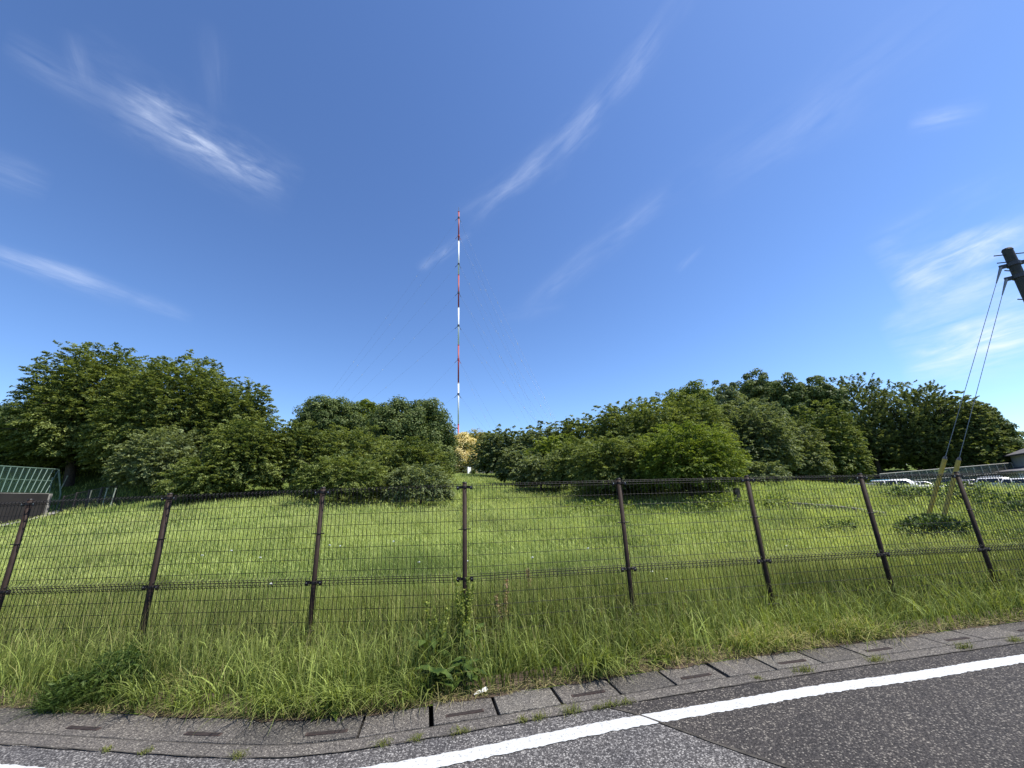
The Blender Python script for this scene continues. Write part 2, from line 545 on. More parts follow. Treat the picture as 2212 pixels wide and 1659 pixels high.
# older carriageway, left of the crossing joint, and the newer one to its right
seam = [(0.62, 3.605), (0.80, 3.50), (0.89, 3.43), (1.03, 3.30), (1.20, 3.13), (1.35, 3.0), (1.54, 2.84), (2.2, 2.2), (4.2, 0.3), (10, -4.5), (16, -9.0)]
left = [(x, float(yC(x))) for x in xr if x < 0.6] + [(0.60, float(yC(0.60)))] + seam[0:]
poly_l = [(x, y, 0.0) for x, y in left] + [(16, -40, 0.0), (-60, -40, 0)]
me = bpy.data.meshes.new('road'); bm = bmesh.new()
f = bm.faces.new([bm.verts.new(v) for v in poly_l]); bmesh.ops.triangulate(bm, faces=[f]); bm.to_mesh(me); bm.free()
tag(link('road', me, M_old), kind='structure')
SW = 0.010
right = [(x, float(yC(x))) for x in xr if x > 0.66][::-1]
poly_r = [(x, y, 0.0018) for x, y in right] + [(0.60 + SW, float(yC(0.62)), 0.0018)] + [(x + SW * (0.6 + 0.7 * ((i * 37) % 5) / 5), y + 0.004, 0.0018) for i, (x, y) in enumerate(seam)] + [(16, -40, 0.0018), (60, -40, 0.0018)]
me = bpy.data.meshes.new('road'); bm = bmesh.new()
f = bm.faces.new([bm.verts.new(v) for v in poly_r]); bmesh.ops.triangulate(bm, faces=[f]); bm.to_mesh(me); bm.free()
tag(link('road', me, M_new), kind='structure')
# open joint between the two pavings, filled with dirt
V, F = [], []
for i, (x, y) in enumerate(seam[:9]):
    w = 0.003 + 0.005 * ((i * 53) % 7) / 7
    V += [(x - w, y - w, 0.0055), (x + SW + w * 0.6, y + w, 0.0055)]
    if i: F.append((2 * i - 2, 2 * i - 1, 2 * i + 1, 2 * i))
tag(link('road_joint', np_mesh('road_joint', np.array(V), np.array(F)), M_crack), kind='structure')
# verge soil behind the camera side: wide base under everything
tag(MB().poly([(-420, -420, -0.8), (420, -420, -0.8), (420, 30, -0.8), (-420, 30, -0.8)]).build('ground', M_ground), kind='structure')

xl = np.linspace(-14, 16, 1500)
jj = lambda s, a: a * (np.sin(xl * 31 + s) * 0.4 + np.sin(xl * 83 + 2 * s) * 0.35 + rng.normal(0, 0.35, len(xl)))
wob = 0.012 * np.sin(xl * 1.1 + 0.5) + 0.006 * np.sin(xl * 3.3)
tag(strip('road_line', xl, -0.205, -0.335, 0.0048, M_paint, jit0=jj(0, 0.006) + wob, jit1=jj(4, 0.008) + wob), kind='structure')
# gutter bed under the lids (dark in the open joints) and the front channel strip
xg = np.linspace(-14, 16, 300)
tag(strip('gutter_bed', xg, 0.09, 0.52, -0.10, M_joint), kind='structure')
tag(strip('gutter_edge', xg, -0.012, 0.108, 0.006, M_conc, z1=0.008, jit0=0.012 * np.sin(xg * 9) * np.sin(xg * 2.3)), kind='structure')
tag(strip('gutter_crack', xg, 0.107, 0.1235, 0.0066, M_crack, z1=0.0066), kind='structure')
tag(strip('gutter_crack', xg, -0.019, -0.010, 0.0085, M_crack, jit0=0.004 * np.sin(xg * 17), jit1=0.005 * np.sin(xg * 23 + 1) * np.sin(xg * 5)), kind='structure')
# soil lip behind the lids
tag(strip('verge_soil', xg, 0.41, 0.74, 0.0165, M_soil, z1=0.034, jit0=0.02 * np.sin(xg * 7) + 0.015 * np.sin(xg * 19)), kind='structure')

ORD = ['first', 'second', 'third', 'fourth', 'fifth', 'sixth', 'seventh', 'eighth', 'ninth', 'tenth', 'eleventh', 'twelfth', 'thirteenth', 'fourteenth', 'fifteenth',
       'sixteenth', 'seventeenth', 'eighteenth', 'nineteenth', 'twentieth', 'twenty-first', 'twenty-second', 'twenty-third', 'twenty-fourth', 'twenty-fifth', 'twenty-sixth']
# lids every half metre; joint positions measured along x
joints = [-5.70, -5.20, -4.70, -4.20, -3.70, -3.18, -2.67, -2.12, -1.66, -1.17, -0.66, -0.17, 0.33, 0.83, 1.33, 1.83, 2.32, 2.82, 3.32, 3.81, 4.30, 4.80, 5.29, 5.78, 6.27]
wide = {9: 0.018, 10: 0.034, 11: 0.022, 12: 0.024, 13: 0.018, 14: 0.026, 15: 0.036, 16: 0.018, 17: 0.014}
slots = {4, 6, 8, 10, 12, 14, 16, 18, 20, 22}
for i in range(len(joints) - 1):
    g0 = wide.get(i, 0.006) / 2
    g1 = wide.get(i + 1, 0.006) / 2
    a, b_ = joints[i] + g0, joints[i + 1] - g1
    o0, o1 = 0.122, 0.50
    x0, x1 = np.array([a + 0.02 * (wide.get(i, 0) > 0.03)]), np.array([b_])
    sk = 0.0
    P = [off(np.array([a]), o0), off(np.array([b_]), o0), off(np.array([b_ - sk]), o1), off(np.array([a + sk]), o1)]
    P = [(float(q[0][0]), float(q[1][0])) for q in P]
    cx_, cy_ = sum(q[0] for q in P) / 4, sum(q[1] for q in P) / 4
    h = 0.010 + 0.006 * random.random()
    tilt = random.uniform(-0.004, 0.004)
    slot = i in slots
    mb = MB()
    loc = (cx_, cy_, 0)
    pts = [(q[0] - cx_, q[1] - cy_) for q in P]
    bmv = [mb.bm.verts.new((q[0], q[1], h + (tilt if k in (1, 2) else -tilt))) for k, q in enumerate(pts)]
    bmb = [mb.bm.verts.new((q[0], q[1], -0.09)) for q in pts]
    mb.bm.faces.new(bmv); mb.bm.faces.new(bmb[::-1])
    for k in range(4):
        mb.bm.faces.new((bmv[k], bmb[k], bmb[(k + 1) % 4], bmv[(k + 1) % 4]))
    nth = ORD[i]
    o = mb.build('gutter_lid', (M_conc, M_conc2, M_conc3, M_conc, M_conc2)[(i * 7) % 5 if i % 3 else 0], None, loc, bevel=0.006)
    tag(o, ('%s concrete gutter lid from the left with an iron drain slot' if slot else '%s concrete gutter lid from the left, solid without a slot') % nth, 'gutter lid', 'concrete gutter lids along the grass verge')
    if slot:
        ux = Vector((pts[1][0] - pts[0][0], pts[1][1] - pts[0][1], 0)).normalized()
        an = math.atan2(ux.y, ux.x)
        fr = MB()
        c0 = Vector(((pts[0][0] + pts[1][0]) / 2, (pts[0][1] + pts[1][1]) / 2, 0)) + Vector((-ux.y, ux.x, 0)) * 0.085
        up = h + 0.003
        fr.box((c0.x, c0.y, up), (0.29, 0.036, 0.006), an)
        s_ = fr.build('drain_slot', M_iron, o)
        for q in (-1, 1):
            MB().box((c0.x - ux.y * 0.008 * q, c0.y + ux.x * 0.008 * q, up + 0.0035), (0.27, 0.009, 0.0012), an).build('slot_gap', M_joint, s_)

# ------------------------------------------------------------------ mesh fence along the road
M_fence = simple('fence_paint', (0.014, 0.010, 0.009), 0.5, var=0.2, scale=30, spec=0.3)
M_post = simple('post_paint', (0.030, 0.019, 0.014), 0.65, var=0.25, scale=14, spec=0.15)
M_bolt = simple('zinc_bolt', (0.55, 0.55, 0.55), 0.35, metal=0.9)
posts_px = [(65, 1083), (367, 1070), (698, 1055), (1003.5, 1047), (1336, 1037), (1613, 1032), (1858, 1027), (2066, 1022)]
ppos = []
for px, py in posts_px:
    r_ = ray(px, py)
    k = r_[0] / r_[1]
    # intersection of the sight line with the fence line
    lo, hi = 0.5, 20.0
    for _ in range(60):
        md = (lo + hi) / 2
        if md < float(yF(k * md)): lo = md
        else: hi = md
    ppos.append((k * lo, lo, CAM_H + r_[2] / math.hypot(r_[0], r_[1]) * math.hypot(k * lo, lo)))
dl = np.array(ppos[0]) - np.array(ppos[1]); dr = np.array(ppos[7]) - np.array(ppos[6])
dl[2] = 0; dr[2] = 0
ppos = [tuple(np.array(ppos[0]) + dl * 2), tuple(np.array(ppos[0]) + dl)] + ppos + [tuple(np.array(ppos[7]) + dr), tuple(np.array(ppos[7]) + dr * 2)]
ppos = [np.array(q) for q in ppos]
xx = np.array([q[0] for q in ppos]); zz = np.array([q[2] for q in ppos])
pf = np.polyfit(xx[2:-2], zz[2:-2], 2)
fence = empty('mesh_fence', (ppos[5][0], ppos[5][1], -0.2), 'long dark brown wire mesh fence between the verge and the meadow', 'fence')
FL = np.array(fence.location)
TOP = [float(np.polyval(pf, np.clip(x, -7.5, 8))) for x in xx]
PH = 1.03                                                          # height of one wire panel
for i, q in enumerate(ppos):
    top = TOP[i]
    a_ = ppos[max(i - 1, 0)]; b_ = ppos[min(i + 1, len(ppos) - 1)]
    an = math.atan2(b_[1] - a_[1], b_[0] - a_[0])
    base = np.array([q[0], q[1], 0]) - FL
    mb = MB()
    mb.rod((base[0], base[1], -0.75 - FL[2]), (base[0], base[1], top + 0.015 - FL[2]), 0.0275, 16)
    post = mb.build('post', M_post, fence, smooth=False)
    for p_ in post.data.polygons: p_.use_smooth = abs(p_.normal.z) < 0.5
    cap = MB().rod((base[0], base[1], top + 0.0152 - FL[2]), (base[0], base[1], top + 0.028 - FL[2]), 0.031, 16, r2=0.024)
    cap.build('post_cap', M_fence, post)
    ca, sa = math.cos(an), math.sin(an)
    for kz, big in ((top - 0.035, True), (top - PH / 2, False), (top - PH - 0.02, True), (top - PH * 1.5, False)):
        mb = MB()
        Mx = Matrix.Translation((base[0], base[1], kz - FL[2])) @ Matrix.Rotation(an, 4, 'Z')
        hz = 0.030 if big else 0.012
        ring = []
        bmesh.ops.create_cone(mb.bm, cap_ends=True, segments=16, radius1=0.0325, radius2=0.0325, depth=hz, matrix=Mx)
        for sg in (-1, 1):
            mb.box((sg * 0.052, -0.012, 0), (0.046, 0.008, hz), M=Mx)
            if big:
                mb.box((sg * 0.082, -0.004, -0.006), (0.034, 0.022, 0.046), M=Mx)
        cl = mb.build('clamp', M_fence, post, bevel=0.0025, segs=1)
        if big:
            for sg in (-1, 1):
                q_ = Mx @ Vector((sg * 0.080, -0.0155, 0))
                q2 = Mx @ Vector((sg * 0.080, -0.0215, 0))
                MB().rod(q_, q2, 0.006, 6).build('bolt', M_bolt, cl)
def fold(u, fr, to, A, B):
    pass
WR = 0.0031
for i in range(len(ppos) - 1):
    A, B = ppos[i].copy(), ppos[i + 1].copy()
    A[2], B[2] = TOP[i], TOP[i + 1]
    dv = (B - A); ln = math.hypot(dv[0], dv[1]); u = dv / ln
    nrm = np.array([-u[1], u[0], 0])                               # away from the road
    A = A + u * 0.042; B = B - u * 0.042; ln -= 0.084
    n = int(round(ln / 0.05))
    def pt(s, dz, back):
        return A[None] + (B - A)[None] * np.asarray(s)[:, None] + np.array([0, 0, 1.0])[None] * np.asarray(dz)[:, None] - nrm[None] * np.asarray(back)[:, None]
    s = np.linspace(0, 1, n + 1)
    one = np.ones_like(s)
    for lower in (False, True):
        t0 = 0.0 if not lower else -PH - 0.003
        P0, P1 = [], []
        def seg(dz0, b0, dz1, b1, sv=s):
            o_ = np.ones_like(sv)
            P0.append(pt(sv, o_ * dz0, o_ * b0)); P1.append(pt(sv, o_ * dz1, o_ * b1))
        bot = t0 - PH + 0.0
        seg(t0 - 0.050, 0.0, bot + (0.05 if not lower else 0.0), 0.0)      # upright wires
        seg(t0 - 0.050, 0.0, t0 - 0.022, 0.036)                            # folded head
        seg(t0 - 0.022, 0.036, t0, 0.004)
        seg(t0, 0.004, t0 - 0.050, 0.0)
        if not lower:                                                      # folded foot
            seg(bot + 0.05, 0.0, bot + 0.026, 0.036)
            seg(bot + 0.026, 0.036, bot, 0.004)
        hz_ = [(t0, 0.004), (t0 - 0.022, 0.036), (t0 - 0.050, 0.0)] + [(t0 - 0.050 - 0.126 * k, 0.0) for k in range(1, 8)]
        if not lower:
            hz_ += [(bot + 0.026, 0.036), (bot, 0.004)]
        H0 = np.concatenate([pt(np.array([0.0]), np.array([z_]), np.array([b__])) for z_, b__ in hz_])
        H1 = np.concatenate([pt(np.array([1.0]), np.array([z_]), np.array([b__])) for z_, b__ in hz_])
        V, F = tubes(np.concatenate(P0 + [H0]), np.concatenate(P1 + [H1]), WR, 4)
        link('lower_panel' if lower else 'upper_panel', np_mesh('wire_panel', V - FL, F), M_fence, fence)

# ------------------------------------------------------------------ grass
GRASS = []
def blades(P, h, w, lean, phi, nseg, rnd, tipc, sag=0.0):
    """ribbon blades: base P, height, width, lean (0..1), direction, levels"""
    n = len(P)
    t_ = np.linspace(0, 1, nseg + 1)
    ld = np.stack([np.cos(phi), np.sin(phi), np.zeros(n)], 1)
    wa = phi + math.pi / 2 + rng.normal(0, 0.7, n)
    wd = np.stack([np.cos(wa), np.sin(wa), np.zeros(n)], 1)
    V = np.empty((n, nseg + 1, 2, 3), np.float32)
    for k, tt in enumerate(t_):
        c = P + ld * (h * lean * tt ** 1.8)[:, None]
        c = c + np.array([0, 0, 1.0])[None] * (h * (tt - 0.45 * lean ** 1.5 * tt ** 3) - sag * tt ** 2.4)[:, None]
        ww = (w * max(0.06, (1 - tt ** 1.6)) * (0.75 + 0.5 * min(1, tt * 3)))[:, None] * 0.5
        V[:, k, 0] = c - wd * ww
        V[:, k, 1] = c + wd * ww
    base = np.arange(n)[:, None] * (2 * (nseg + 1))
    F = np.concatenate([base + np.array([[2 * k, 2 * k + 1, 2 * k + 3, 2 * k + 2]]) for k in range(nseg)], 0)
    rn = np.repeat(rnd, 2 * (nseg + 1))
    tp = np.clip((np.tile(np.repeat(t_, 2), n) - 0.45) / 0.55, 0, 1) * np.repeat(tipc, 2 * (nseg + 1))
    return V.reshape(-1, 3), F, rn, tp
def add_blades(store, *a, **k):
    V, F, rn, tp = blades(*a, **k)
    n0 = sum(len(v[0]) for v in store)
    store.append((V, F + n0, rn, tp))
def join(store, name, mat):
    V = np.concatenate([s[0] for s in store]); F = np.concatenate([s[1] for s in store])
    me = np_mesh(name, V, F, {'rnd': np.concatenate([s[2] for s in store]), 'tip': np.concatenate([s[3] for s in store])})
    return link(name, me, mat)
def patch(x, y, f=1.0, s=0.0):
    """slow variation of the sward, -1..1"""
    return (np.sin(x * 1.3 * f + 1.7 + s) * np.cos(y * 1.1 * f - 0.4 + s) + np.sin(x * 0.55 * f - y * 0.8 * f + s * 2) + 0.6 * np.sin(x * 3.1 * f + y * 2.3 * f + s)) / 2.2
def tuft_hash(x, y, size, seed):
    """one random number per tussock"""
    u_ = np.floor((x + 0.35 * size * np.sin(y * 11 / size * 0.1 + seed)) / size)
    v_ = np.floor((y + 0.35 * size * np.sin(x * 13 / size * 0.1 + seed * 2)) / size)
    q_ = np.sin(u_ * 127.1 + v_ * 311.7 + seed * 17.3) * 43758.5453
    return q_ - np.floor(q_)
def wedge(n, d0, d1, a0=-64, a1=66):
    d = np.sqrt(rng.uniform(d0 * d0, d1 * d1, n))
    a = np.radians(rng.uniform(a0, a1, n))
    return d * np.sin(a), d * np.cos(a)
M_grass = leaf_mat('grass_blade', (0.014, 0.036, 0.005), (0.305, 0.370, 0.090), trans=0.30, patch=0.55, tip=(0.52, 0.46, 0.20))
M_field = leaf_mat('meadow_blade', (0.060, 0.110, 0.022), (0.410, 0.480, 0.150), trans=0.38, amp=2.0, patch=0.55, tip=(0.55, 0.50, 0.24))
# verge: long tangled grass between gutter and just past the fence
st = []
n = 90000
x = rng.uniform(-9, 11, n); s_ = rng.uniform(0.0, 3.2, n)
y = yC(x) + 0.44 + s_
keep = np.hypot(x, y) < 11.5
x, y, s_ = x[keep], y[keep], s_[keep]
n = len(x)
pz = ground(x, y)
edge = np.clip(s_ / 0.45, 0.0, 1)
h = (0.17 + 0.46 * rng.random(n) ** 1.35 + 0.09 * patch(x, y, 1.9)) * (0.42 + 0.58 * edge) * np.where(x > 3.0, 0.86, 1.0)
th1, th2 = tuft_hash(x, y, 0.075, 1), tuft_hash(x, y, 0.16, 2)
h = h * (0.72 + 0.5 * th1)
lean = np.clip(rng.gamma(1.8, 0.24, n), 0.03, 1.35)
phi = 2 * math.pi * th2 + rng.normal(0, 0.9, n)
phi = np.where((edge < 0.6) & (rng.random(n) < 0.12), rng.normal(-math.pi / 2, 0.8, n), phi)
w = rng.uniform(0.003, 0.0095, n)
add_blades(st, np.stack([x, y, pz], 1), h, w, lean, phi, 4, np.clip(0.75 * rng.random(n) ** 1.5 + 0.55 * (th1 - 0.38) + 0.18 * patch(x, y, 1.2, 2.0), 0, 1), np.where(rng.random(n) < 0.14, 1.0, 0.25 * rng.random(n)))
# tall dark stand just behind the wires
n = 60000
x = rng.uniform(-10.5, 12, n); y = yF(x) + 0.08 + 3.2 * rng.random(n) ** 1.3
th1, th2 = tuft_hash(x, y, 0.085, 5), tuft_hash(x, y, 0.2, 6)
fade = np.clip(1.25 - (y - yF(x)) / 3.6, 0.4, 1)
h = (0.34 + 0.30 * rng.random(n) + 0.20 * th1 + 0.08 * patch(x, y, 1.1)) * fade
add_blades(st, np.stack([x, y, ground(x, y) - 0.01], 1), h, rng.uniform(0.004, 0.010, n), np.clip(rng.gamma(1.6, 0.16, n), 0.02, 0.9), 6.283 * th2 + rng.normal(0, 0.9, n), 4, np.clip(0.8 * rng.random(n) ** 1.5 + 0.55 * (th1 - 0.38), 0, 1), np.where(rng.random(n) < 0.16, 1.0, 0.2 * rng.random(n)))
# short bright leaves and bent tips caught at every height in the tangle
n = 15000
x = rng.uniform(-8.5, 10, n); y = yC(x) + rng.uniform(0.5, 3.2, n)
P = np.stack([x, y, ground(x, y) + 0.06 + 0.40 * rng.random(n) * np.clip((y - yC(x) - 0.4) / 0.5, 0.2, 1)], 1)
add_blades(st, P, rng.uniform(0.06, 0.17, n), rng.uniform(0.003, 0.0075, n), rng.uniform(0.4, 1.5, n), rng.uniform(0, 6.28, n), 3, 0.6 + 0.4 * rng.random(n), 0.7 * rng.random(n) ** 2)
# front tufts hanging over the gutter
for cx_, wd_, cnt in [(-2.0, 0.22, 230), (-1.45, 0.30, 290), (-2.75, 0.2, 110), (-3.25, 0.2, 120), (-0.95, 0.2, 150), (0.75, 0.2, 330), (2.4, 0.3, 120), (3.6, 0.4, 160)]:
    x = rng.normal(cx_, wd_ * 0.6, cnt); y = yC(x) + rng.uniform(0.42, 0.62, cnt)
    add_blades(st, np.stack([x, y, np.full(cnt, 0.02)], 1), rng.uniform(0.10, 0.38, cnt), rng.uniform(0.005, 0.012, cnt), rng.uniform(0.3, 1.4, cnt), rng.normal(-math.pi / 2, 1.05, cnt), 4, 0.3 + 0.7 * rng.random(cnt), 0.25 * rng.random(cnt))
# broad arching blades through the verge
n = 1300
x = rng.uniform(-8, 9, n); y = yC(x) + rng.uniform(0.55, 2.3, n)
add_blades(st, np.stack([x, y, ground(x, y)], 1), rng.uniform(0.32, 0.58, n), rng.uniform(0.009, 0.016, n), rng.uniform(0.4, 1.2, n), rng.uniform(0, 6.28, n), 5, 0.45 + 0.55 * rng.random(n), 0.15 * rng.random(n))
# dry brown litter at the foot of the verge
n = 5000
x = rng.uniform(-7, 9, n); y = yC(x) + 0.40 + np.abs(rng.normal(0, 0.07, n))
add_blades(st, np.stack([x, y, np.full(n, 0.022)], 1), rng.uniform(0.03, 0.13, n), rng.uniform(0.003, 0.006, n), rng.uniform(0.9, 1.6, n), rng.uniform(0, 6.28, n), 2, np.zeros(n), np.full(n, 2.2))
for cx_, cy_, wd_, cnt in ((-3.05, 4.15, 0.09, 260), (2.35, 4.62, 0.16, 320), (2.75, 4.60, 0.14, 220), (1.45, 4.42, 0.12, 160), (3.6, 4.75, 0.18, 220)):
    x = rng.normal(cx_, wd_, cnt); y = rng.normal(cy_, wd_ * 0.6, cnt)
    add_blades(st, np.stack([x, y, ground(x, y)], 1), rng.uniform(0.12, 0.34, cnt), rng.uniform(0.003, 0.006, cnt), rng.uniform(0.4, 1.5, cnt), rng.uniform(0, 6.28, cnt), 3, rng.random(cnt), np.full(cnt, 3.0))
# flowering stems with pale seed heads
n = 5200
x = rng.uniform(-8, 10, n); y = yC(x) + rng.uniform(0.7, 3.2, n)
P = np.stack([x, y, ground(x, y)], 1); hh = rng.uniform(0.42, 0.74, n); ph = rng.uniform(0, 6.28, n)
add_blades(st, P, hh, np.full(n, 0.0035), rng.uniform(0.05, 0.35, n), ph, 3, rng.random(n), np.full(n, 0.7))
tag(join(st, 'verge_grass', M_grass), 'long tangled green grass on the verge at the foot of the mesh fence', 'grass', kind='stuff')
# meadow behind the fence
st = []
def meadow(n, d0, d1, hr, wr, nseg, lean_k=0.50):
    x, y = wedge(n, d0, d1)
    k = y > yC(x) + 2.3
    x, y = x[k], y[k]
    m_ = len(x)
    P = np.stack([x, y, ground(x, y) - 0.02], 1)
    pt_ = patch(x, y, 0.55, 1.3)
    h = rng.uniform(*hr, m_) * (1 + 0.26 * pt_)
    big = 0.10 if d1 < 10 else 0.17 if d1 < 17 else 0.34
    th1 = tuft_hash(x, y, big, 9)
    h = h * (0.78 + 0.44 * th1)
    wind = rng.normal(2.6, 1.1, m_)
    tipc = np.clip(0.15 + 0.34 * patch(x, y, 0.33, 4.0) + rng.normal(0, 0.18, m_) + np.clip((np.hypot(x, y) - 9) / 30, -0.16, 0.12), 0, 0.8)
    add_blades(st, P, h, rng.uniform(*wr, m_), np.clip(rng.gamma(2, lean_k / 2, m_), 0.02, 1.3), wind, nseg, np.clip(0.8 * rng.random(m_) + 0.5 * (th1 - 0.3) + 0.12 * pt_ + np.clip((np.hypot(x, y) - 10) / 25, -0.2, 0.1), 0, 1), tipc)
meadow(130000, 5.0, 9.5, (0.30, 0.56), (0.0035, 0.008), 3)
meadow(105000, 9.5, 16, (0.26, 0.46), (0.007, 0.014), 3)
meadow(110000, 16, 28, (0.24, 0.42), (0.011, 0.022), 2)
meadow(90000, 28, 60, (0.20, 0.36), (0.025, 0.05), 2)
meadow(40000, 60, 100, (0.2, 0.34), (0.05, 0.10), 1)
# pale seed heads and bent tips lying over the top of the sward
for n, d0, d1, ln, wd in ((16000, 5.2, 9.0, 0.05, 0.008), (22000, 9.0, 15, 0.08, 0.013), (18000, 15, 26, 0.13, 0.022)):
    x, y = wedge(n, d0, d1)
    k = y > yC(x) + 2.0
    x, y = x[k], y[k]; m_ = len(x)
    P = np.stack([x, y, ground(x, y) + rng.uniform(0.22, 0.44, m_) * (1 + 0.18 * patch(x, y, 0.55, 1.3))], 1)
    dark_ = rng.random(m_) < 0.3
    add_blades(st, P, rng.uniform(0.6, 1.4, m_) * ln, np.full(m_, wd), rng.uniform(0.6, 1.6, m_), rng.uniform(0, 6.28, m_), 2, np.where(dark_, 0.0, 0.8 + 0.2 * rng.random(m_)), np.where(dark_, 0.0, rng.random(m_) ** 2 * 1.3))
tag(join(st, 'meadow_grass', M_field), 'tall sunlit meadow grass filling the field behind the mesh fence', 'grass', kind='stuff')

# ------------------------------------------------------------------ trees
M_bark = simple('bark', (0.050, 0.040, 0.033), 0.9, var=0.35, scale=9, bump=0.6, bscale=25)
LM = {
    'cherry': leaf_mat('cherry_leaf', (0.05, 0.08, 0.018), (0.25, 0.29, 0.09), trans=0.30, patch=0.45),
    'bright': leaf_mat('bright_leaf', (0.06, 0.1, 0.014), (0.25, 0.305, 0.06), trans=0.34, patch=0.45),
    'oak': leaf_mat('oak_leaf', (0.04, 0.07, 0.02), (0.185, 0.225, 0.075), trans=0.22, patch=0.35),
    'lime': leaf_mat('lime_leaf', (0.07, 0.105, 0.014), (0.23, 0.275, 0.05), trans=0.30, patch=0.35),
    'grey': leaf_mat('grey_leaf', (0.07, 0.098, 0.042), (0.25, 0.29, 0.13), trans=0.30, patch=0.3),
    'feather': leaf_mat('feather_leaf', (0.07, 0.096, 0.034), (0.24, 0.275, 0.11), trans=0.32, patch=0.25),
    'flower': leaf_mat('flower_leaf', (0.050, 0.080, 0.016), (0.120, 0.150, 0.035), trans=0.25, patch=0.5, tip=(0.66, 0.55, 0.25)),
    'blossom': leaf_mat('blossom_leaf', (0.045, 0.075, 0.016), (0.10, 0.135, 0.035), trans=0.25, patch=0.4, tip=(0.40, 0.34, 0.10)),
}
def unit(a):
    return a / (np.linalg.norm(a, axis=-1, keepdims=True) + 1e-9)
def leaf_quads(P, A, Nn, l, w):
    B = unit(np.cross(Nn, A))
    A = unit(A)
    n = len(P)
    V = np.empty((n, 4, 3), np.float32)
    fold_ = unit(np.cross(A, B)) * (w * 0.18)[:, None]
    V[:, 0] = P - A * (l * 0.5)[:, None]
    V[:, 1] = P + B * (w * 0.5)[:, None] + fold_
    V[:, 2] = P + A * (l * 0.5)[:, None]
    V[:, 3] = P - B * (w * 0.5)[:, None] + fold_
    F = np.arange(n * 4).reshape(n, 4)
    return V.reshape(-1, 3), F
def lumps(th, ph, seed):
    return 1 + 0.11 * np.sin(3 * th + seed) * np.cos(2.2 * ph + seed * 2) + 0.08 * np.sin(7 * th + seed * 3 + 4 * ph) + 0.05 * np.sin(13 * th - 6 * ph + seed)
TREE_N = 0
DENS = 1.0
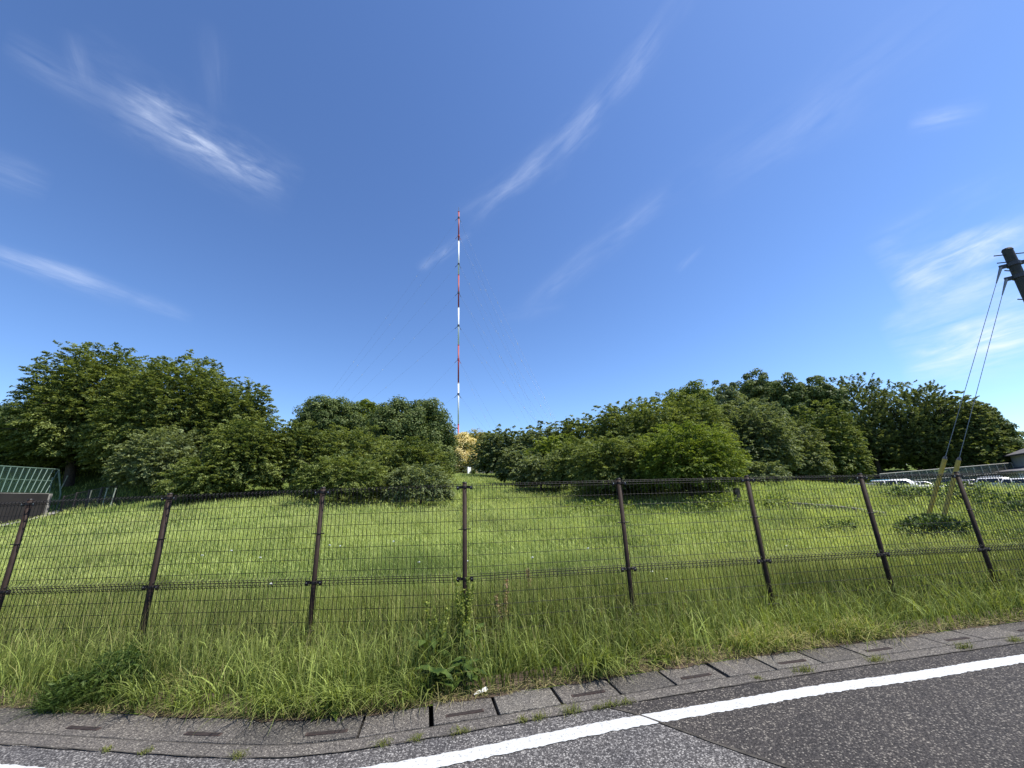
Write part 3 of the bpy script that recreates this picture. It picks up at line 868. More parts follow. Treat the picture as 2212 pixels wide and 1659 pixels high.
def tree(px, d, top_y, w_px, kind, mat, label, name='tree', droop=0.35, fl=0.0, group=None, depth_k=0.85, dens=1.0, base_h=None):
    """a tree whose crown is w_px wide at px, with its top at top_y, standing d metres away"""
    global TREE_N
    TREE_N += 1
    r_ = np.random.default_rng(100 + TREE_N)
    seed = TREE_N * 1.37
    p = at(px, top_y, d)
    x, y, zt = p
    zg = gz(x, y)
    zc_depth = depth((x, y, (zg + zt) / 2))
    R = w_px / 831.0 * zc_depth / 2
    if kind == 'spray': R *= 0.96
    Ry = R * depth_k
    Ht = zt - zg
    bottom = zg + (base_h if base_h is not None else (0.25 if kind == 'spray' else Ht * 0.03))
    cz = bottom + (zt - bottom) * droop
    px1024 = 385.0 / zc_depth
    l0 = float(np.clip(2.15 / px1024, 0.085, 0.50))
    area = (2 * R * px1024) * ((zt - bottom) * px1024) * 0.8
    cnt = int(np.clip(area * (10.5 if kind != 'round' else 13) / (2.15 * 2.15 * 0.30) * dens * DENS, 6000, 95000))
    root = empty(name, (x, y, zg), label, 'bush' if name.endswith('bush') else 'tree', group)
    O = np.array([x, y, zg])
    # --- anchor points on the crown
    def shell(n, lo, sinlo=-0.75, lump=1.0):
        th = r_.uniform(0, 2 * math.pi, n)
        sp = r_.uniform(sinlo, 1.0, n)
        cp = np.sqrt(1 - sp * sp)
        rho = (lo + (1 - lo) * np.sqrt(r_.random(n))) * (1 + lump * (lumps(th, np.arcsin(sp), seed) - 1))
        up = np.where(sp > 0, zt - cz, cz - bottom)
        pos = np.stack([R * cp ** 0.7 * np.cos(th), Ry * cp ** 0.7 * np.sin(th), up * sp], 1) * rho[:, None]
        out_ = np.stack([cp * np.cos(th), cp * np.sin(th), sp], 1)
        return pos + np.array([0, 0, cz - zg]), out_, rho
    if kind in ('spray', 'feather'):
        per = 30 if kind == 'spray' else 38
        K = max(60, cnt // per)
        P, O_, rho = shell(K, 0.58, lump=0.62)
        hz_ = unit(O_ * np.array([1, 1, 0.0]) + r_.normal(0, 0.25, (K, 3)) * np.array([1, 1, 0]))
        if kind == 'spray':
            rise = 0.10 + 0.75 * np.clip(O_[:, 2], 0, 1) ** 2 + np.where(O_[:, 2] < 0, -0.35, 0) + r_.normal(0, 0.22, K)
            Ls = r_.uniform(0.55, 1.15, K) * (0.34 + 0.10 * R)
            lat, drp = 0.24, 0.28
        else:
            rise = 0.55 + 0.9 * np.clip(O_[:, 2], -0.2, 1) + r_.normal(0, 0.3, K)
            Ls = r_.uniform(0.6, 1.2, K) * (0.5 + 0.15 * R)
            lat, drp = 0.17, 0.12
        D = unit(hz_ + np.array([0, 0, 1.0])[None] * rise[:, None])
        Sd = unit(np.cross(D, np.array([0, 0, 1.0])[None] + r_.normal(0, 0.15, (K, 3))))
        U = np.cross(Sd, D)
        t_ = r_.beta(1.3, 1.1, (K, per))
        sgn = r_.normal(0, 1, (K, per))
        lateral = sgn * lat * Ls[:, None] * (1.15 - 0.9 * t_)
        pos = (P[:, None] + D[:, None] * (Ls[:, None] * (t_ - 0.55))[..., None] + Sd[:, None] * lateral[..., None]
               + U[:, None] * (r_.normal(0, 0.045, (K, per)) * Ls[:, None])[..., None])
        pos[..., 2] -= drp * Ls[:, None] * (t_ ** 2 + 0.5 * (lateral / Ls[:, None]) ** 2 * 4)
        ax = D[:, None] * 0.7 + Sd[:, None] * np.sign(sgn)[..., None] * 0.75 + r_.normal(0, 0.35, (K, per, 3)) + np.array([0, 0, -0.25])
        nm = U[:, None] + r_.normal(0, 0.42, (K, per, 3))
        rn = np.clip(r_.random((K, per)) * 0.75 + r_.normal(0.12, 0.16, K)[:, None], 0, 1)
        pos, ax, nm, rn = pos.reshape(-1, 3), ax.reshape(-1, 3), nm.reshape(-1, 3), rn.ravel()
        wl = 0.52 if kind == 'spray' else 0.36
        tipv = np.zeros(len(pos))
    else:
        per = 130
        K = max(60, cnt // per)
        P, O_, rho = shell(K, 0.55, lump=0.35)
        P = P * np.array([0.92, 0.92, 1.0]) - np.array([0, 0, 0.06 * Ht])
        rc = R * r_.uniform(0.17, 0.29, K) * (90 / max(K, 90)) ** 0.2
        if fl: rc = rc * 1.9
        v = unit(r_.normal(0, 1, (K, per, 3)) + O_[:, None] * 0.75)
        pos = P[:, None] + v * (rc[:, None] * (0.35 + 0.70 * r_.random((K, per)) ** 0.6))[..., None] * np.array([1.1, 1.1, 0.85])
        nm = v + r_.normal(0, 0.45, (K, per, 3)) + np.array([0, 0, 0.25])
        ax = np.cross(nm, r_.normal(0, 1, (K, per, 3)))
        rn = np.clip(r_.random((K, per)) * 0.7 + r_.normal(0.15, 0.18, K)[:, None], 0, 1)
        f_ = np.clip((v[..., 2] * 0.35 + 0.45 + 0.35 * (fl > 0.9) + r_.normal(0, 0.28, (K, per)) + r_.normal(0, 0.25, K)[:, None]) * fl * 1.6, 0, 1) * (fl > 0)
        pos, ax, nm, rn, tipv = pos.reshape(-1, 3), ax.reshape(-1, 3), nm.reshape(-1, 3), rn.ravel(), f_.ravel()
        wl = 0.60
    # heart of the crown: larger inner leaves so that little sky shows through
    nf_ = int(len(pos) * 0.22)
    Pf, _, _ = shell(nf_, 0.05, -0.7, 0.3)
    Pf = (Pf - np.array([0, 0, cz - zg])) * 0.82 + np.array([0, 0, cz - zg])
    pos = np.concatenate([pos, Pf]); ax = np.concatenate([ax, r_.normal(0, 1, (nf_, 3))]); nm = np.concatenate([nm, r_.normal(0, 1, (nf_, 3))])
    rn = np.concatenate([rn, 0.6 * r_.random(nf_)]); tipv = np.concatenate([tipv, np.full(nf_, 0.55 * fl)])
    n = len(pos)
    low = pos[:, 2] < 0.12
    pos[low, 2] = 0.12 + 0.25 * r_.random(low.sum())
    l = l0 * r_.uniform(0.7, 1.25, n)
    l[n - nf_:] *= 1.7
    V, F = leaf_quads(pos, unit(ax), unit(nm), l, l * wl * r_.uniform(0.8, 1.2, n))
    att = {'rnd': np.repeat(rn, 4)}
    if fl: att['tip'] = np.repeat(tipv, 4)
    link('crown', np_mesh('crown', V, F, att), LM[mat], root)
    # --- trunk and limbs
    mb = MB()
    tr = float(np.clip(Ht * 0.028, 0.05, 0.32))
    fork = Vector((r_.normal(0, 0.15), r_.normal(0, 0.15), max(0.3, (cz - zg) * 0.75)))
    mb.rod((0, 0, -0.3), fork, tr, 8, r2=tr * 0.8, caps=False)
    for k in range(9):
        Pk, Ok, _ = shell(1, 0.55, -0.35)
        e = Vector(Pk[0]) * 0.86
        e.z = max(e.z, 0.4)
        md = fork.lerp(e, 0.5) + Vector((0, 0, 0.12 * (e - fork).length))
        mb.rod(fork, md, tr * 0.5, 6, r2=tr * 0.34, caps=False)
        mb.rod(md, e, tr * 0.34, 5, r2=tr * 0.10, caps=False)
        for _ in range(2):
            q = e + Vector(r_.normal(0, 0.22 * R, 3))
            mb.rod(md.lerp(e, r_.uniform(0.3, 0.8)), q, tr * 0.16, 4, r2=tr * 0.05, caps=False)
    mb.build('trunk', M_bark, root, smooth=True)
    return root

GF = 'trees round the meadow'
# left wood
tree(20, 58, 868, 210, 'round', 'oak', 'dark tree at the left edge of the photo, behind the tall cherry', group=GF)
tree(-70, 52, 890, 240, 'round', 'oak', 'dark low tree cut off by the left edge above the green net', group=GF)
tree(232, 46, 750, 255, 'spray', 'cherry', 'tallest spreading cherry tree of the left wood with a ragged pointed top', 'cherry_tree', group=GF, base_h=0.9)
tree(150, 50, 812, 120, 'spray', 'cherry', 'broad cherry tree leaning out to the left above the green net fence', 'cherry_tree', group=GF)
tree(400, 41, 776, 290, 'spray', 'cherry', 'big domed cherry tree filling the middle of the left wood', 'cherry_tree', group=GF)
tree(520, 37, 822, 180, 'spray', 'cherry', 'cherry tree with thin upright twigs at the right shoulder of the left wood', 'cherry_tree', group=GF)
tree(365, 35, 925, 180, 'spray', 'grey', 'small pale green tree low in front of the left wood', 'cherry_tree', group=GF)
tree(185, 48, 905, 190, 'spray', 'cherry', 'low shaded cherry tree above the leaning white stakes', 'cherry_tree', group=GF)
tree(545, 30, 905, 200, 'spray', 'cherry', 'leafy cherry tree at the right foot of the left wood', 'cherry_tree', group=GF)
tree(450, 29.5, 985, 170, 'spray', 'cherry', 'low dense cherry at the meadow edge under the left wood', 'cherry_tree', group=GF)
tree(645, 30, 905, 130, 'spray', 'cherry', 'narrow dark cherry in the dip between the left wood and the middle grove', 'cherry_tree', group=GF)
# middle grove
tree(716, 46, 850, 165, 'round', 'oak', 'dark round tree on top of the middle grove, left part', 'oak_tree', group=GF)
tree(800, 47, 862, 90, 'round', 'lime', 'yellow green round tree top in the middle of the middle grove', 'oak_tree', group=GF)
tree(888, 38, 856, 205, 'round', 'oak', 'grey green round tree at the right top of the middle grove, next to the mast', 'oak_tree', group=GF)
tree(760, 30, 920, 220, 'spray', 'cherry', 'wide cherry tree in the middle of the middle grove', 'cherry_tree', group=GF)
tree(745, 22.5, 980, 200, 'spray', 'cherry', 'low spreading cherry at the front left of the middle grove', 'cherry_tree', group=GF)
tree(880, 26, 945, 200, 'spray', 'cherry', 'cherry tree at the front right of the middle grove', 'cherry_tree', group=GF)
tree(905, 21.5, 1000, 165, 'spray', 'grey', 'lowest pale green cherry of the middle grove, its twigs on the grass', 'cherry_tree', group=GF)
# beyond the gap
tree(1003, 82, 938, 60, 'round', 'flower', 'yellow flowering tree in the gap below the mast', 'flowering_tree', fl=1.0, group=GF)
tree(985, 88, 927, 72, 'round', 'blossom', 'greenish yellow tree top directly under the mast', 'flowering_tree', fl=0.45, group=GF)
tree(1036, 92, 929, 66, 'round', 'blossom', 'olive tree with yellowish tips behind and right of the yellow tree', 'flowering_tree', fl=0.55, group=GF)
tree(1015, 99, 968, 90, 'round', 'oak', 'dark leafy tree low at the crest behind the white board', 'oak_tree', group=GF)
tree(1075, 92, 960, 90, 'round', 'oak', 'dark round tree at the crest behind the grey railing', 'oak_tree', group=GF)
# right of the gap
tree(1090, 56, 922, 150, 'spray', 'grey', 'hazy grey green tree closest to the gap on the right', 'feathery_tree', group=GF)
tree(1170, 50, 912, 150, 'spray', 'grey', 'loose grey green tree with open twigs, right of the gap', 'feathery_tree', group=GF)
tree(1255, 46, 895, 170, 'spray', 'cherry', 'mid green tree on the rising skyline right of the gap', 'cherry_tree', group=GF)
tree(1200, 34, 936, 140, 'spray', 'bright', 'bushy fresh green tree low on the right of the gap', 'oak_tree', group=GF)
tree(1120, 40, 965, 110, 'spray', 'grey', 'small grey green tree beside the shaded grass of the gap', 'cherry_tree', group=GF)
tree(1255, 27, 945, 170, 'spray', 'cherry', 'low cherry between the fresh green tree and the front right grove', 'cherry_tree', group=GF, base_h=0.4)
tree(1165, 31, 978, 120, 'spray', 'grey', 'low pale cherry with drooping twigs over the shaded grass', 'cherry_tree', group=GF)
tree(1350, 36, 866, 190, 'spray', 'cherry', 'tree with a dark ragged tip on the right skyline', 'cherry_tree', group=GF)
tree(1440, 30, 856, 270, 'spray', 'cherry', 'tall cherry behind the front cherries, centre of the right grove', 'cherry_tree', group=GF)
tree(1325, 22, 938, 205, 'spray', 'cherry', 'spreading cherry at the front, left half of the right grove', 'cherry_tree', group=GF, base_h=0.45)
tree(1470, 20.5, 912, 235, 'spray', 'bright', 'bright yellow green cherry at the front of the right grove', 'cherry_tree', group=GF, base_h=0.45)
tree(1485, 46, 818, 140, 'round', 'lime', 'bright green round tree top on the right skyline', 'oak_tree', group=GF)
tree(1605, 40, 862, 180, 'spray', 'grey', 'dull grey green tree right of the bright front cherry', 'cherry_tree', group=GF)
# wooded hill on the right
tree(1555, 78, 815, 100, 'round', 'grey', 'pale round tree at the left end of the hill top wood', 'oak_tree', group=GF)
tree(1625, 84, 790, 125, 'round', 'oak', 'highest round dark tree of the hill wood', 'oak_tree', group=GF)
tree(1690, 80, 803, 110, 'round', 'oak', 'dark round tree second highest on the hill wood', 'oak_tree', group=GF)
tree(1755, 82, 797, 110, 'round', 'oak', 'dark clumpy tree just left of the feathery trees on the hill', 'oak_tree', group=GF)
tree(1640, 70, 865, 130, 'round', 'oak', 'dark round tree lower down the hill wood', 'oak_tree', group=GF)
tree(1835, 93, 806, 130, 'feather', 'feather', 'tall feathery light green tree in the middle of the hill wood', 'feathery_tree', dens=0.75, group=GF)
tree(1925, 95, 822, 120, 'feather', 'feather', 'feathery light green tree right of the tallest feathery one', 'feathery_tree', dens=0.75, group=GF)
tree(1985, 96, 824, 110, 'feather', 'feather', 'thin topped feathery tree towards the right of the hill wood', 'feathery_tree', dens=0.75, group=GF)
tree(1760, 66, 870, 150, 'spray', 'cherry', 'layered mid green tree in front of the dark hill trees', 'cherry_tree', group=GF)
tree(1700, 56, 905, 140, 'spray', 'feather', 'light green tree above the low bush on the right', 'feathery_tree', group=GF)
tree(2050, 98, 846, 130, 'spray', 'feather', 'light tree before the dark end of the hill wood', 'feathery_tree', group=GF)
tree(2095, 100, 860, 100, 'round', 'oak', 'dark round tree behind the two pole stays', 'oak_tree', group=GF)
tree(2143, 100, 905, 90, 'round', 'oak', 'last dark tree of the hill wood, left of the grey house', 'oak_tree', group=GF)
for px, ty, lb in [(1840, 915, 'shaded tree at the hill foot, leftmost above the grey net fence'), (1930, 925, 'light green tree at the hill foot, second above the grey net fence'),
                   (2020, 905, 'bushy tree at the foot of the hill wood below the pole stays'), (2105, 930, 'lowest tree of the hill wood near the grey house')]:
    tree(px, 97, ty, 130, 'spray', 'cherry' if px != 1930 else 'bright', lb, 'cherry_tree', group=GF)
for px, d, w_, lb in ((1310, 25, 150, 'added dark bush standing in for shade under the left front cherry'), (1420, 24, 150, 'added dark bush standing in for shade between the two front cherries'), (1515, 23.5, 120, 'added dark bush standing in for shade under the bright front cherry')):
    tree(px, d, 1030, w_, 'round', 'oak', lb, 'shade_fill_bush', group=GF, base_h=0.05)  # low dark bushes added to deepen the shade beneath the front cherries
tree(1640, 32, 995, 110, 'spray', 'grey', 'low pale bush right of the bright front cherry', 'bush', group=GF)
tree(1560, 44, 960, 130, 'spray', 'cherry', 'dark low tree filling the gap behind the bright front cherry', 'cherry_tree', group=GF)

# ------------------------------------------------------------------ radio mast
M_red = simple('mast_red', (0.36, 0.045, 0.040), 0.5, var=0.12, scale=0.6)
M_white = simple('mast_white', (0.78, 0.78, 0.77), 0.5, var=0.05, scale=0.6)
M_steel = simple('dark_steel', (0.05, 0.05, 0.055), 0.5, var=0.2, scale=3)
M_wire = simple('steel_wire', (0.22, 0.23, 0.25), 0.45, metal=0.5, var=0.1)
M_porc = simple('insulator_white', (0.50, 0.53, 0.56), 0.25, var=0.05)
MD = 150.0
mb_ = at(990, 925, MD)
mx0, my0 = mb_[0], mb_[1]
zmast = lambda py: CAM_H + tanel(990, py) * MD
mast_g = gz(mx0, my0)
mast = empty('radio_mast', (mx0, my0, mast_g), 'tall slender red and white guyed radio mast behind the trees', 'mast')
lv = [457, 520.6, 593.5, 664.5, 745, 827.6, 916.6]
zl = [zmast(v) - mast_g for v in lv] + [0.0]
for i in range(7):
    mb = MB()
    r_ = 0.30
    mb.rod((0, 0, zl[i]), (0, 0, zl[i + 1]), r_, 12, caps=True)
    red = i % 2 == 0
    o = mb.build('red_section' if red else 'white_section', M_red if red else M_white, mast, smooth=False)
    for p_ in o.data.polygons: p_.use_smooth = abs(p_.normal.z) < 0.5
    MB().rod((0, 0, zl[i] - 0.25), (0, 0, zl[i]), r_ * 1.22, 12).build('flange', M_red if red else M_white, o)
MB().rod((0, 0, zl[0]), (0, 0, zl[0] + 2.4), 0.10, 6).rod((-0.5, 0, zl[0] + 0.05), (0.5, 0, zl[0] + 0.05), 0.1, 6).build('top_spike', M_steel, mast)
glv = [470, 509, 570, 632, 703, 776, 851]
anch_far = [at(1262, 1040, 76), np.array([-103.0, 155.0, 6.0]), np.array([25.0, 216.0, 6.0])]
for li, v in enumerate(glv):
    zz_ = zmast(v) - mast_g
    cl = MB()
    cl.rod((0, 0, zz_ - 0.5), (0, 0, zz_ + 0.3), 0.44, 10)
    for a_ in anch_far:
        dd = Vector((a_[0] - mx0, a_[1] - my0, 0)).normalized()
        cl.rod((0, 0, zz_), tuple(dd * 1.6 + Vector((0, 0, zz_ - 1.5))), 0.09, 5)
    cl.build('guy_collar', M_steel if li not in (1, 5) else M_red, mast)
    for ai, a_ in enumerate(anch_far):
        k = 1.0 if li < 5 else 0.62
        e = Vector(((a_[0] - mx0) * k, (a_[1] - my0) * k, 0))
        e.z = gz(mx0 + e.x, my0 + e.y) - mast_g
        s0 = Vector((0, 0, zz_)) + (e - Vector((0, 0, zz_))).normalized() * 1.2
        pts = [s0.lerp(e, t) - Vector((0, 0, 4 * 0.012 * (e - s0).length * t * (1 - t))) for t in np.linspace(0, 1, 9)]
        V, F = tubes([tuple(q) for q in pts[:-1]], [tuple(q) for q in pts[1:]], 0.015, 4)
        g_ = link('guy_wire', np_mesh('guy_wire', V, F), M_wire, mast)
        for t in ((0.2, 0.36, 0.52, 0.68, 0.84) if li < 5 else (0.35, 0.6, 0.82)):
            t = t + 0.03 * math.sin(li * 2.1 + ai)
            q = s0.lerp(e, t) - Vector((0, 0, 4 * 0.012 * (e - s0).length * t * (1 - t)))
            ib = MB().ball(tuple(q), 0.10 if ai == 0 else 0.13, 8)
            ib.rod(tuple(q - Vector((0, 0, 0.38))), tuple(q + Vector((0, 0, 0.38))), 0.035, 5)
            ib.build('insulator', M_porc, g_)

# ------------------------------------------------------------------ utility pole and its stays
M_pole = simple('pole_dark', (0.030, 0.030, 0.027), 0.7, var=0.3, scale=5, col2=(0.055, 0.052, 0.040))
M_yel = simple('yellow_plastic', (0.46, 0.31, 0.05), 0.5, var=0.2, scale=7)
PD = 16.0
pp = at(2176, 541, PD)
pg = gz(pp[0], pp[1])
Hh = pp[2] - pg
pole = empty('utility_pole', (pp[0], pp[1], pg), 'dark utility pole at the right edge with step bolts and two stays', 'pole')
MB().rod((0, 0, -0.5), (0, 0, Hh), 0.150, 18, r2=0.100).build('shaft', M_pole, pole, smooth=False)
MB().rod((0, 0, Hh), (0, 0, Hh + 0.05), 0.108, 18, r2=0.085).build('cap', M_pole, pole)
st_l = at(2000, 1100, 15.2)
dirn = Vector((st_l[0] - pp[0], st_l[1] - pp[1], 0)).normalized()
band_z = [Hh - 0.42, Hh - 0.78]
for bz in band_z:
    b_ = MB().rod((0, 0, bz - 0.05), (0, 0, bz + 0.05), 0.130, 18)
    b_.box(tuple(dirn * 0.19 + Vector((0, 0, bz))), (0.12, 0.05, 0.10), math.atan2(dirn.y, dirn.x))
    b_.box(tuple(-dirn * 0.19 + Vector((0, 0, bz))), (0.12, 0.05, 0.10), math.atan2(dirn.y, dirn.x))
    b_.build('stay_band', M_steel, pole)
for k, sz in enumerate([Hh - 0.12, Hh - 0.34, Hh - 0.62, Hh - 1.05, Hh - 1.45, Hh - 1.9, Hh - 2.35, Hh - 2.8, Hh - 3.25]):
    if k < 2:
        MB().rod((-0.34, 0.05, sz), (0.34, -0.05, sz), 0.016, 6).build('step_bolt', M_steel, pole)
    else:
        sg = 1 if k % 2 else -1
        MB().rod((sg * 0.10, 0, sz), (sg * 0.36, -0.04, sz), 0.016, 6).build('step_bolt', M_steel, pole)
MB().rod((0.1, 0.1, Hh - 0.42), (9, -2.0, Hh + 1.5), 0.008, 5).build('service_wire', M_steel, pole)
MB().rod((0.1, 0.1, Hh - 0.78), (9, -2.4, Hh + 1.0), 0.008, 5).build('service_wire', M_steel, pole)
for k, ((gx, gy), bz, (tx, ty), lb) in enumerate([((1988, 1114), band_z[0], (2025, 1040), 'left yellow guarded stay wire of the utility pole'), ((2019, 1118), band_z[1], (2046, 1046), 'right yellow guarded stay wire with dark cap of the utility pole')]):
    g_ = at(gx, gy, 15.2 - 0.3 * k)
    g_[2] = gz(g_[0], g_[1])
    root = empty('pole_stay', tuple(g_), lb, 'stay wire', 'yellow guarded stay wires')
    e = Vector((pp[0], pp[1], pg + bz)) + dirn * 0.22 - Vector(g_)
    ub = e.normalized()
    MB().rod((0, 0, 0), tuple(e), 0.0065, 6).build('wire', M_wire, root)
    MB().rod(tuple(e - ub * 0.45), tuple(e), 0.012, 6, r2=0.035).build('wire_grip', M_wire, root)
    MB().rod(tuple(ub * 0.12), tuple(ub * 1.9), 0.046, 10).build('guard', M_yel, root)
    MB().rod(tuple(ub * 1.901), tuple(ub * 1.98), 0.05, 10, r2=0.025).build('guard_cap', M_steel, root)
    MB().rod((0, 0, -0.3), tuple(ub * 0.4), 0.016, 6).build('anchor_rod', M_steel, root)

# ------------------------------------------------------------------ bushes and weeds
M_weed = leaf_mat('weed_leaf', (0.024, 0.050, 0.010), (0.095, 0.140, 0.030), trans=0.25, patch=2.0)
M_dock = leaf_mat('dock_seed', (0.10, 0.14, 0.022), (0.30, 0.34, 0.08), trans=0.3, patch=3.0)
M_dry = leaf_mat('dry_seed', (0.25, 0.17, 0.09), (0.45, 0.34, 0.20), trans=0.25, patch=3.0)
def leafy(name, loc, n, spread, hgt, l, mat, label, cat, group=None, flat=0.4, seed=1):
    r_ = np.random.default_rng(seed)
    u_ = unit(r_.normal(0, 1, (n, 3)))
    P = u_ * (r_.random(n) ** 0.4)[:, None] * np.array([spread[0], spread[1], hgt * 0.55]) + np.array([0, 0, hgt * 0.5])
    P[:, 2] = np.abs(P[:, 2]) + 0.02
    A = u_ * np.array([1, 1, 0.2]) + r_.normal(0, 0.5, (n, 3))
    Nn = np.array([0, 0, 1.0]) + r_.normal(0, flat, (n, 3)) + u_ * 0.4
    ll_ = l * r_.uniform(0.6, 1.3, n)
    V, F = leaf_quads(P, unit(A), unit(Nn), ll_, ll_ * 0.55)
    root = empty(name, loc, label, cat, group)
    link('foliage', np_mesh('foliage', V, F, {'rnd': np.repeat(r_.random(n), 4)}), mat, root)
    mb = MB()
    for _ in range(9):
        q = P[r_.integers(n)]
        mb.rod((0, 0, -0.05), tuple(q * 0.9), 0.006, 4, r2=0.003)
    mb.build('stem', M_bark if hgt > 0.6 else M_weed, root)
    return root
b0 = at(2012, 1132, 14.2); b0[2] = gz(b0[0], b0[1])
leafy('leafy_bush', tuple(b0), 1300, (0.85, 0.55), 0.55, 0.11, M_weed, 'dark broad leaved bush at the foot of the yellow stays', 'bush', seed=3)
for k, (px, d, hgt, sp, n, lb) in enumerate([(2075, 18.5, 0.55, 0.9, 500, 'low dark bush on the mound right behind the eighth fence post'), (1965, 19, 0.35, 0.8, 350, 'small leafy clump on the mound in front of the white van'), (2190, 17.5, 0.5, 1.1, 450, 'low leafy clump on the mound near the right edge'),
                                              (1800, 13.5, 0.36, 0.5, 150, 'dark weed clump in the meadow below the stone kerb'), (1300, 17.2, 0.6, 1.6, 600, 'leafy weed clump at the sunlit edge of the right grove'), (1545, 18.2, 0.55, 1.3, 500, 'leafy weed clump beside the short concrete marker'), (1660, 17.5, 0.5, 0.9, 380, 'leafy weed clump at the left end of the stone kerb')]):
    q = at(px, 1090, d)
    leafy('weed_clump', (q[0], q[1], gz(q[0], q[1]) + 0.12), n, (sp, sp * 0.6), hgt, 0.11, M_weed if k < 4 else LM['bright'], lb, 'weeds', 'weed clumps in the meadow', seed=20 + k)
# tangle of vetch on the verge, lower left
def tangle(x0, y0, x1, y1, n, wd, hmax, label, seed):
    r_ = np.random.default_rng(seed)
    root = empty('vetch_tangle', ((x0 + x1) / 2, (y0 + y1) / 2, gz((x0 + x1) / 2, (y0 + y1) / 2)), label, 'weeds')
    O = np.array(root.location)
    t_ = r_.random(n)
    a_, rr = r_.uniform(0, 6.28, n), wd * np.sqrt(r_.random(n))
    bx = x0 + (x1 - x0) * t_ + rr * np.cos(a_) + 0.10 * np.sin(9 * t_)
    by = y0 + (y1 - y0) * t_ + rr * np.sin(a_) * 0.7
    lift = np.clip(1 - (rr / wd) ** 2, 0, 1) ** 0.5 * (0.55 + 0.45 * np.sin(t_ * 14 + 2 * a_) ** 2)
    P = np.stack([bx, by, ground(bx, by) + 0.03 + hmax * lift * (0.35 + 0.65 * r_.random(n) ** 0.5)], 1) - O
    A = unit(np.stack([np.cos(a_), np.sin(a_) - 0.5, -0.3 * np.ones(n)], 1) + r_.normal(0, 0.7, (n, 3)))
    Nn = unit(np.array([0, 0, 1.0]) + r_.normal(0, 0.6, (n, 3)))
    l = r_.uniform(0.025, 0.07, n)
    V, F = leaf_quads(P, A, Nn, l, l * r_.uniform(0.25, 0.5, n))
    link('foliage', np_mesh('foliage', V, F, {'rnd': np.repeat(r_.random(n), 4)}), M_weed, root)
    m_ = 1700
    k = r_.integers(0, n, m_)
    bl = blades(P[k] - np.array([0, 0, 0.15]), r_.uniform(0.12, 0.34, m_), np.full(m_, 0.005), r_.uniform(0.3, 1.3, m_), r_.uniform(0, 6.28, m_), 3, r_.random(m_), np.zeros(m_))
    link('stems', np_mesh('stems', bl[0], bl[1], {'rnd': bl[2]}), M_weed, root)
tangle(-3.72, 4.02, -4.25, 4.90, 5200, 0.27, 0.36, 'dark tangled climbing weeds on the verge leading up to the second post', 5)
tangle(-4.05, 3.93, -3.72, 3.98, 1900, 0.20, 0.22, 'low dark creeping weeds nearest the gutter at left', 6)
# dock plants at the fourth post
def dock(name, x, y, n_st, hmax, mat_seed, label, leaves=True, seed=1, spread=0.16):
    r_ = np.random.default_rng(seed)
    z0 = gz(x, y)
    root = empty(name, (x, y, z0), label, 'plant')
    for _ in range(n_st):
        hh = hmax * r_.uniform(0.65, 1.0)
        a_, ln = r_.uniform(0, 6.28), r_.uniform(0.02, spread)
        tp = Vector((math.cos(a_) * ln, math.sin(a_) * ln, hh))
        n = int(150 * hh / 0.9)
        t_ = r_.uniform(0.35, 1.0, n)
        P = np.outer(t_ ** 1.1, np.array(tp)) + r_.normal(0, 1, (n, 3)) * (0.022 * (1.15 - 0.7 * t_))[:, None]
        A = unit(r_.normal(0, 1, (n, 3)) + np.array([0, 0, -0.4])); Nn = unit(r_.normal(0, 1, (n, 3)))
        l = r_.uniform(0.018, 0.036, n)
        V, F = leaf_quads(P, A, Nn, l, l * 0.8)
        V2, F2 = tubes([(0, 0, 0), tuple(tp * 0.5)], [tuple(tp * 0.5), tuple(tp)], 0.0035, 4)
        V_ = np.concatenate([V, V2]); F_ = np.concatenate([F, F2 + len(V)])
        link('seed_stalk', np_mesh('seed_stalk', V_, F_, {'rnd': np.r_[np.repeat(r_.random(n), 4), np.full(len(V2), 0.2)]}), mat_seed, root)
    if leaves:
        n = 46
        P = np.stack([r_.normal(0, 0.15, n), r_.normal(-0.04, 0.13, n), r_.uniform(0.05, 0.40, n)], 1)
        A = unit(P * np.array([1, 1, 0.3]) + r_.normal(0, 0.1, (n, 3))); Nn = unit(np.array([0, 0, 1.0]) + r_.normal(0, 0.45, (n, 3)))
        l = r_.uniform(0.10, 0.22, n)
        V, F = leaf_quads(P, A, Nn, l, l * 0.38)
        link('leaves', np_mesh('leaves', V, F, {'rnd': np.repeat(r_.random(n), 4)}), M_weed, root)
    return root
dock('dock_plant', -0.60, 4.66, 9, 1.02, M_dock, 'tall dock plant with green seed stalks climbing the fourth post', seed=2)
dock('dock_plant', -0.86, 4.50, 6, 0.72, M_dock, 'shorter dock plant left of the fourth post', seed=4, spread=0.14)
dock('sorrel_plant', -0.22, 5.25, 4, 0.80, M_dry, 'dry pinkish sorrel seed stalks right of the fourth post', leaves=False, seed=8, spread=0.10)
dock('sorrel_plant', 0.16, 6.6, 3, 0.62, M_dry, 'dry sorrel stalks behind the fence in the fourth bay', leaves=False, seed=9, spread=0.10)
